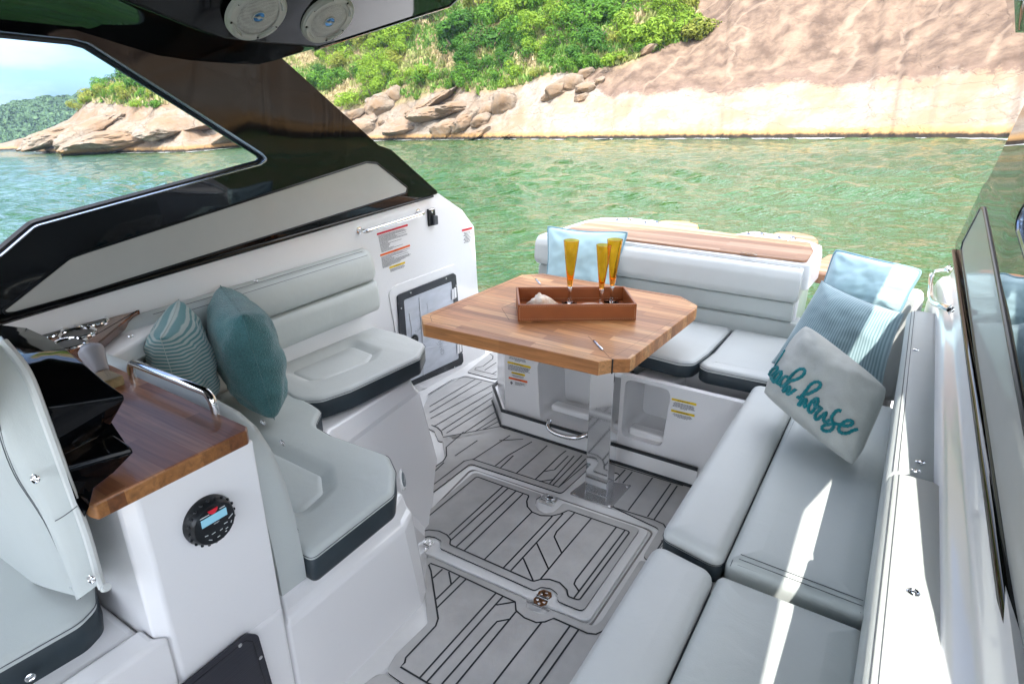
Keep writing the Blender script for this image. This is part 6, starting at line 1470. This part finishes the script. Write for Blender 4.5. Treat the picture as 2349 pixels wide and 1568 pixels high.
REG = [(625, -60), (625, 135), (680, 200), (740, 228), (800, 245), (860, 232), (900, 205), (950, 222), (1010, 196), (1090, 205), (1200, 190), (1250, 165), (1330, 158), (1430, 140), (1480, 118), (1530, 105), (1590, 80), (1612, 50), (1590, 10), (1560, -20), (1560, -60)]
q = random.Random(5); placed = []
def dens(x, y):
    """open grassy gaps as in the photograph"""
    for gx, gy, gr in ((985, 120, 42), (1010, 60, 34), (700, 150, 40), (1040, 20, 40), (905, 215, 22), (1330, 60, 0), (960, 160, 25)):
        if math.hypot(x-gx, (y-gy)*1.0) < gr: return False
    return True
tries = 0
while len(placed) < 205 and tries < 6000:
    tries += 1; x, y = q.uniform(620, 1612), q.uniform(-60, 245)
    if not inside(x, y, REG) or not dens(x, y): continue
    if min([math.hypot(x-a, y-b) for a, b in placed] or [99]) < 19: continue
    placed.append((x, y))
placed.sort(key=lambda p: p[1]); SHR = []
for x, y in placed:
    p = hit(x, y+8)
    if not p: continue
    zone = 'left' if x < 950 else ('middle' if x < 1250 else 'right')
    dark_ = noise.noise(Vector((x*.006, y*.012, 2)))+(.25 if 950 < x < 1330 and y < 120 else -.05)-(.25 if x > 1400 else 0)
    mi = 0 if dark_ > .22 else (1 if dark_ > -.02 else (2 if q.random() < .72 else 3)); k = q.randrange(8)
    s = q.uniform(1.1, 1.9)*(1.25 if y < 110 else .85)*(p[1]/60)
    tier = 'high' if y < 60 else ('halfway up' if y < 140 else 'low')
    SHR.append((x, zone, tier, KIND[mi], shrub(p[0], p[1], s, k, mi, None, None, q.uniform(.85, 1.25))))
ORD = ('first second third fourth fifth sixth seventh eighth ninth tenth eleventh twelfth thirteenth fourteenth fifteenth sixteenth seventeenth eighteenth nineteenth twentieth'.split())
SHR.sort(key=lambda r: r[0]); cnt = {}
for x, zone, tier, kd, e in SHR:
    n_ = cnt.get((zone, tier, kd), 0); cnt[(zone, tier, kd)] = n_+1
    tag(e, f'{ORD[min(n_, 19)]} {kd} shrub from the left, {tier} on the {zone} part of the slope', 'shrub', 'shrubs on the slope above the rocks')
# bushes of the headland and of the slope to the right that the gloss reflects
hl = [(150, 236), (170, 215), (190, 195), (205, 180), (222, 165), (240, 160), (262, 170), (285, 180), (305, 195), (255, 150), (235, 190), (215, 205), (200, 215), (330, 215), (345, 225), (300, 225), (270, 215), (180, 232), (165, 243), (320, 200), (355, 240), (280, 155), (300, 170), (330, 190), (290, 210), (245, 215), (360, 215), (315, 240)]
hc = {}
for i, (x, y) in enumerate(sorted(hl)):
    p = hit(x, y+6, 130) or hit(x, y+22, 130)
    if p:
        mi = [0, 0, 0, 1, 0, 2][i % 6] if y < 205 else [1, 2, 1, 3][i % 4]; n_ = hc.get(mi, 0); hc[mi] = n_+1
        shrub(p[0], p[1], q.uniform(1.5, 2.4)*(.8 if y > 205 else 1), i % 8, mi, f'{ORD[n_]} {KIND[mi]} shrub from the left on the headland seen through the window', 'shrubs on the headland')
for i in range(40):
    a = q.uniform(56, 108); r = shore(a)+q.uniform(12, 34); mi = q.choice([0, 1, 1, 2]); shrub(a, r, q.uniform(1.4, 2.6), i % 8, mi, f'{KIND[mi]} shrub on the slope beyond the right edge of the picture', f'{KIND[mi]} shrubs right of the picture')

# spiky rosette plants
def agave(seed, n=46):
    q2 = random.Random(seed); mb = MB()
    for i in range(n):
        a = q2.uniform(0, 6.28); el = q2.uniform(.15, 1.45); L_ = q2.uniform(.75, 1.1); w_ = .045; d = Vector((math.cos(a), math.sin(a), 0)); s_ = Vector((-d.y, d.x, 0)); pts = []
        for t in (0, .35, .7, 1):
            p = d*(math.cos(el)*L_*t)+Vector((0, 0, math.sin(el)*L_*t-.32*t*t*math.cos(el)*L_)); pts.append((p, w_*(1, 1.2, .8, .05)[int(t/.33)]))
        vs = []
        for p, ww in pts: vs += [p-s_*ww, p+s_*ww]
        mb.add(vs, [(0, 1, 3, 2), (2, 3, 5, 4), (4, 5, 7, 6)])
    me = bpy.data.meshes.new('rosette'); me.from_pydata(mb.v, [], mb.f); me.materials.append(leaf_mat('rosette_leaf%d' % seed, (.045, .12, .012), (.20, .34, .05), .3)); return me
AG = [agave(1), agave(2, 34)]
for i, (x, y, s, lab) in enumerate(((1036, 212, 1.75, 'tallest spiky rosette plant at the edge of the ledges'), (1097, 218, 1.1, 'spiky rosette plant right of the tallest one'), (918, 198, .95, 'spiky rosette plant on top of the upright boulder'), (955, 232, 1.0, 'pale spiky rosette plant left of the slanting ledges'), (1320, 172, 1.0, 'spiky rosette plant above the upper outcrop'), (652, 165, 1.2, 'spiky rosette plant beside the black pillar'), (1345, 110, 1.1, 'spiky rosette plant among bushes above the outcrop'), (1492, 95, 1.2, 'spiky rosette plant beside the white stones on the slab'), (1470, 110, .8, 'small spiky rosette plant left of the white stones'), (1072, 210, .8, 'small spiky rosette between two larger ones'), (845, 225, 1.1, 'wide spiky rosette above the cracked pale boulder'), (1340, 140, .9, 'yellowish spiky rosette on the bare strip'), (240, 232, 1.3, 'spiky rosette plant on the headland slope'), (690, 215, .9, 'small spiky rosette near the pillar and boulders'))):
    p = hit(x, y)
    if not p: continue
    o = bpy.data.objects.new('rosette_plant', AG[i % 2]); COL.objects.link(o); o.location = sea_pt(p[0], p[1], terr(*p)-.05); o.rotation_euler.z = i; o.scale = (s*p[1]/68,)*3
    tag(o, lab, 'plant', 'spiky rosette plants')
# grass, creepers and low growth between the bushes: one mass
vs, fs, ml = [], [], []
q3 = random.Random(9)
def tuft(a, r, s, mi):
    h = terr(a, r); c = sea_pt(a, r, h-.05)
    for k in range(7):
        an = q3.uniform(0, 6.28); le = s*q3.uniform(.5, 1.2); d = Vector((math.cos(an), math.sin(an), 0))*q3.uniform(.1, .7)*le; w_ = Vector((-math.sin(an), math.cos(an), 0))*.05*q3.uniform(.6, 1.6)*(1+s)
        o_ = c+Vector((q3.uniform(-.4, .4), q3.uniform(-.4, .4), 0)); b = len(vs)
        vs.extend([o_-w_, o_+w_, o_+d*.6+Vector((0, 0, le*.7))+w_*.8, o_+d+Vector((0, 0, le*.85))-w_*.2]); fs.append((b, b+1, b+2, b+3)); ml.append(mi)
n_t = 0
while n_t < 6500:
    x, y = q3.uniform(600, 1620), q3.uniform(-60, 262)
    if not inside(x, y-8, REG): continue
    p = hit(x, y)
    if not p: continue
    n_t += 1; g = noise.noise(Vector((x*.012, y*.02, 5))); tuft(p[0], p[1], q3.uniform(.35, .9), 0 if g > .02 else (1 if g > -.3 else 2))
for i in range(1100):
    x, y = q3.uniform(120, 420), q3.uniform(150, 262)
    p = hit(x, y)
    if p and terr(*p) > vegh(p[0])-.5: tuft(p[0], p[1], q3.uniform(.5, 1.1), q3.choice([0, 1, 1, 2]))
me = bpy.data.meshes.new('grass'); me.from_pydata([tuple(v) for v in vs], [], fs)
gm = [leaf_mat('grass_green', (.06, .14, .02), (.16, .28, .05), .3), leaf_mat('grass_olive', (.14, .18, .04), (.32, .34, .12), .3), leaf_mat('grass_dry', (.30, .24, .11), (.50, .42, .24), .3)]
o = link('ground_cover', me, gm, kind='stuff'); tag(o, 'grass and creepers between the shrubs of the slope', 'grass')
for p, m_ in zip(me.polygons, ml): p.material_index = m_
# treetops of the far hill
vs, fs = [], []
for i in range(14000):
    a = q3.uniform(-62, -20); r = q3.uniform(470, 535)
    if bearing(0, 300)[0]-12 > a or a > bearing(640, 300)[0]: continue
    h = farh(a, r); c = sea_pt(a, r, h); s = q3.uniform(.7, 1.6)
    for k in range(3):
        d = Vector((q3.gauss(0, 1), q3.gauss(0, 1), abs(q3.gauss(0, 1)))).normalized(); u = d.orthogonal().normalized()*s; v = d.cross(u); b = len(vs); p = c+d*s*.6; vs += [p-u, p+v, p+u, p-v]; fs.append((b, b+1, b+2, b+3))
me = bpy.data.meshes.new('far_wood'); me.from_pydata([tuple(v) for v in vs], [], fs); o = link('far_wood', me, leaf_mat('far_leaf', (.025, .06, .03), (.07, .13, .05), .1), kind='stuff'); tag(o, 'wood covering the far hill', 'forest')
# surf along the water line
vs, fs = [], []; fm = mat('foam', (.75, .77, .77), .6)
A0_ = bearing(30, 340)[0]
for i in range(2600):
    a = q3.uniform(A0_, 40); g = noise.noise(Vector((a*.9, 1, 1)))
    if g < .05 and q3.random() < .75: continue
    r = shore(a)-q3.uniform(-.15, 1.1)*(.4+max(0, g)*1.6); w_ = q3.uniform(.1, .5); l_ = q3.uniform(.05, .16); c = sea_pt(a, r, .03)
    rad = (SY*math.cos(R(a))+SX*math.sin(R(a))); sd_ = SN.cross(rad); b = len(vs); m_ = [c+sd_*(math.cos(t)*w_*q3.uniform(.7, 1.2))+rad*(math.sin(t)*l_*q3.uniform(.7, 1.2)) for t in [k*6.283/7 for k in range(7)]]
    vs += m_; fs.append(tuple(range(b, b+7)))
me = bpy.data.meshes.new('surf'); me.from_pydata([tuple(v) for v in vs], [], fs); o = link('surf_foam', me, fm, kind='stuff'); tag(o, 'white surf along the foot of the rocks', 'foam')
# ------------------------------------------------------------------ sea air
mb = MB(); lo_z = min(v[2] for v in [tuple(sea.matrix_world @ v.co) for v in list(sea.data.vertices)[-300:]])-1
xs_ = 1420
mb.box((0, 0, (lo_z+190)/2), (2*xs_, 2*xs_, 190-lo_z)); hz = mb.build('haze', [], kind='stuff')
hm = bpy.data.materials.new('sea_air'); hm.use_nodes = True; ht = hm.node_tree; ht.nodes.clear()
ho = ht.nodes.new('ShaderNodeOutputMaterial'); hv = ht.nodes.new('ShaderNodeVolumePrincipled'); hv.inputs['Color'].default_value = (.55, .75, 1, 1); hv.inputs['Density'].default_value = .00022; hv.inputs['Anisotropy'].default_value = .2
ht.links.new(hv.outputs[0], ho.inputs['Volume']); hz.data.materials.append(hm); tag(hz, 'thin bluish sea air', 'haze')
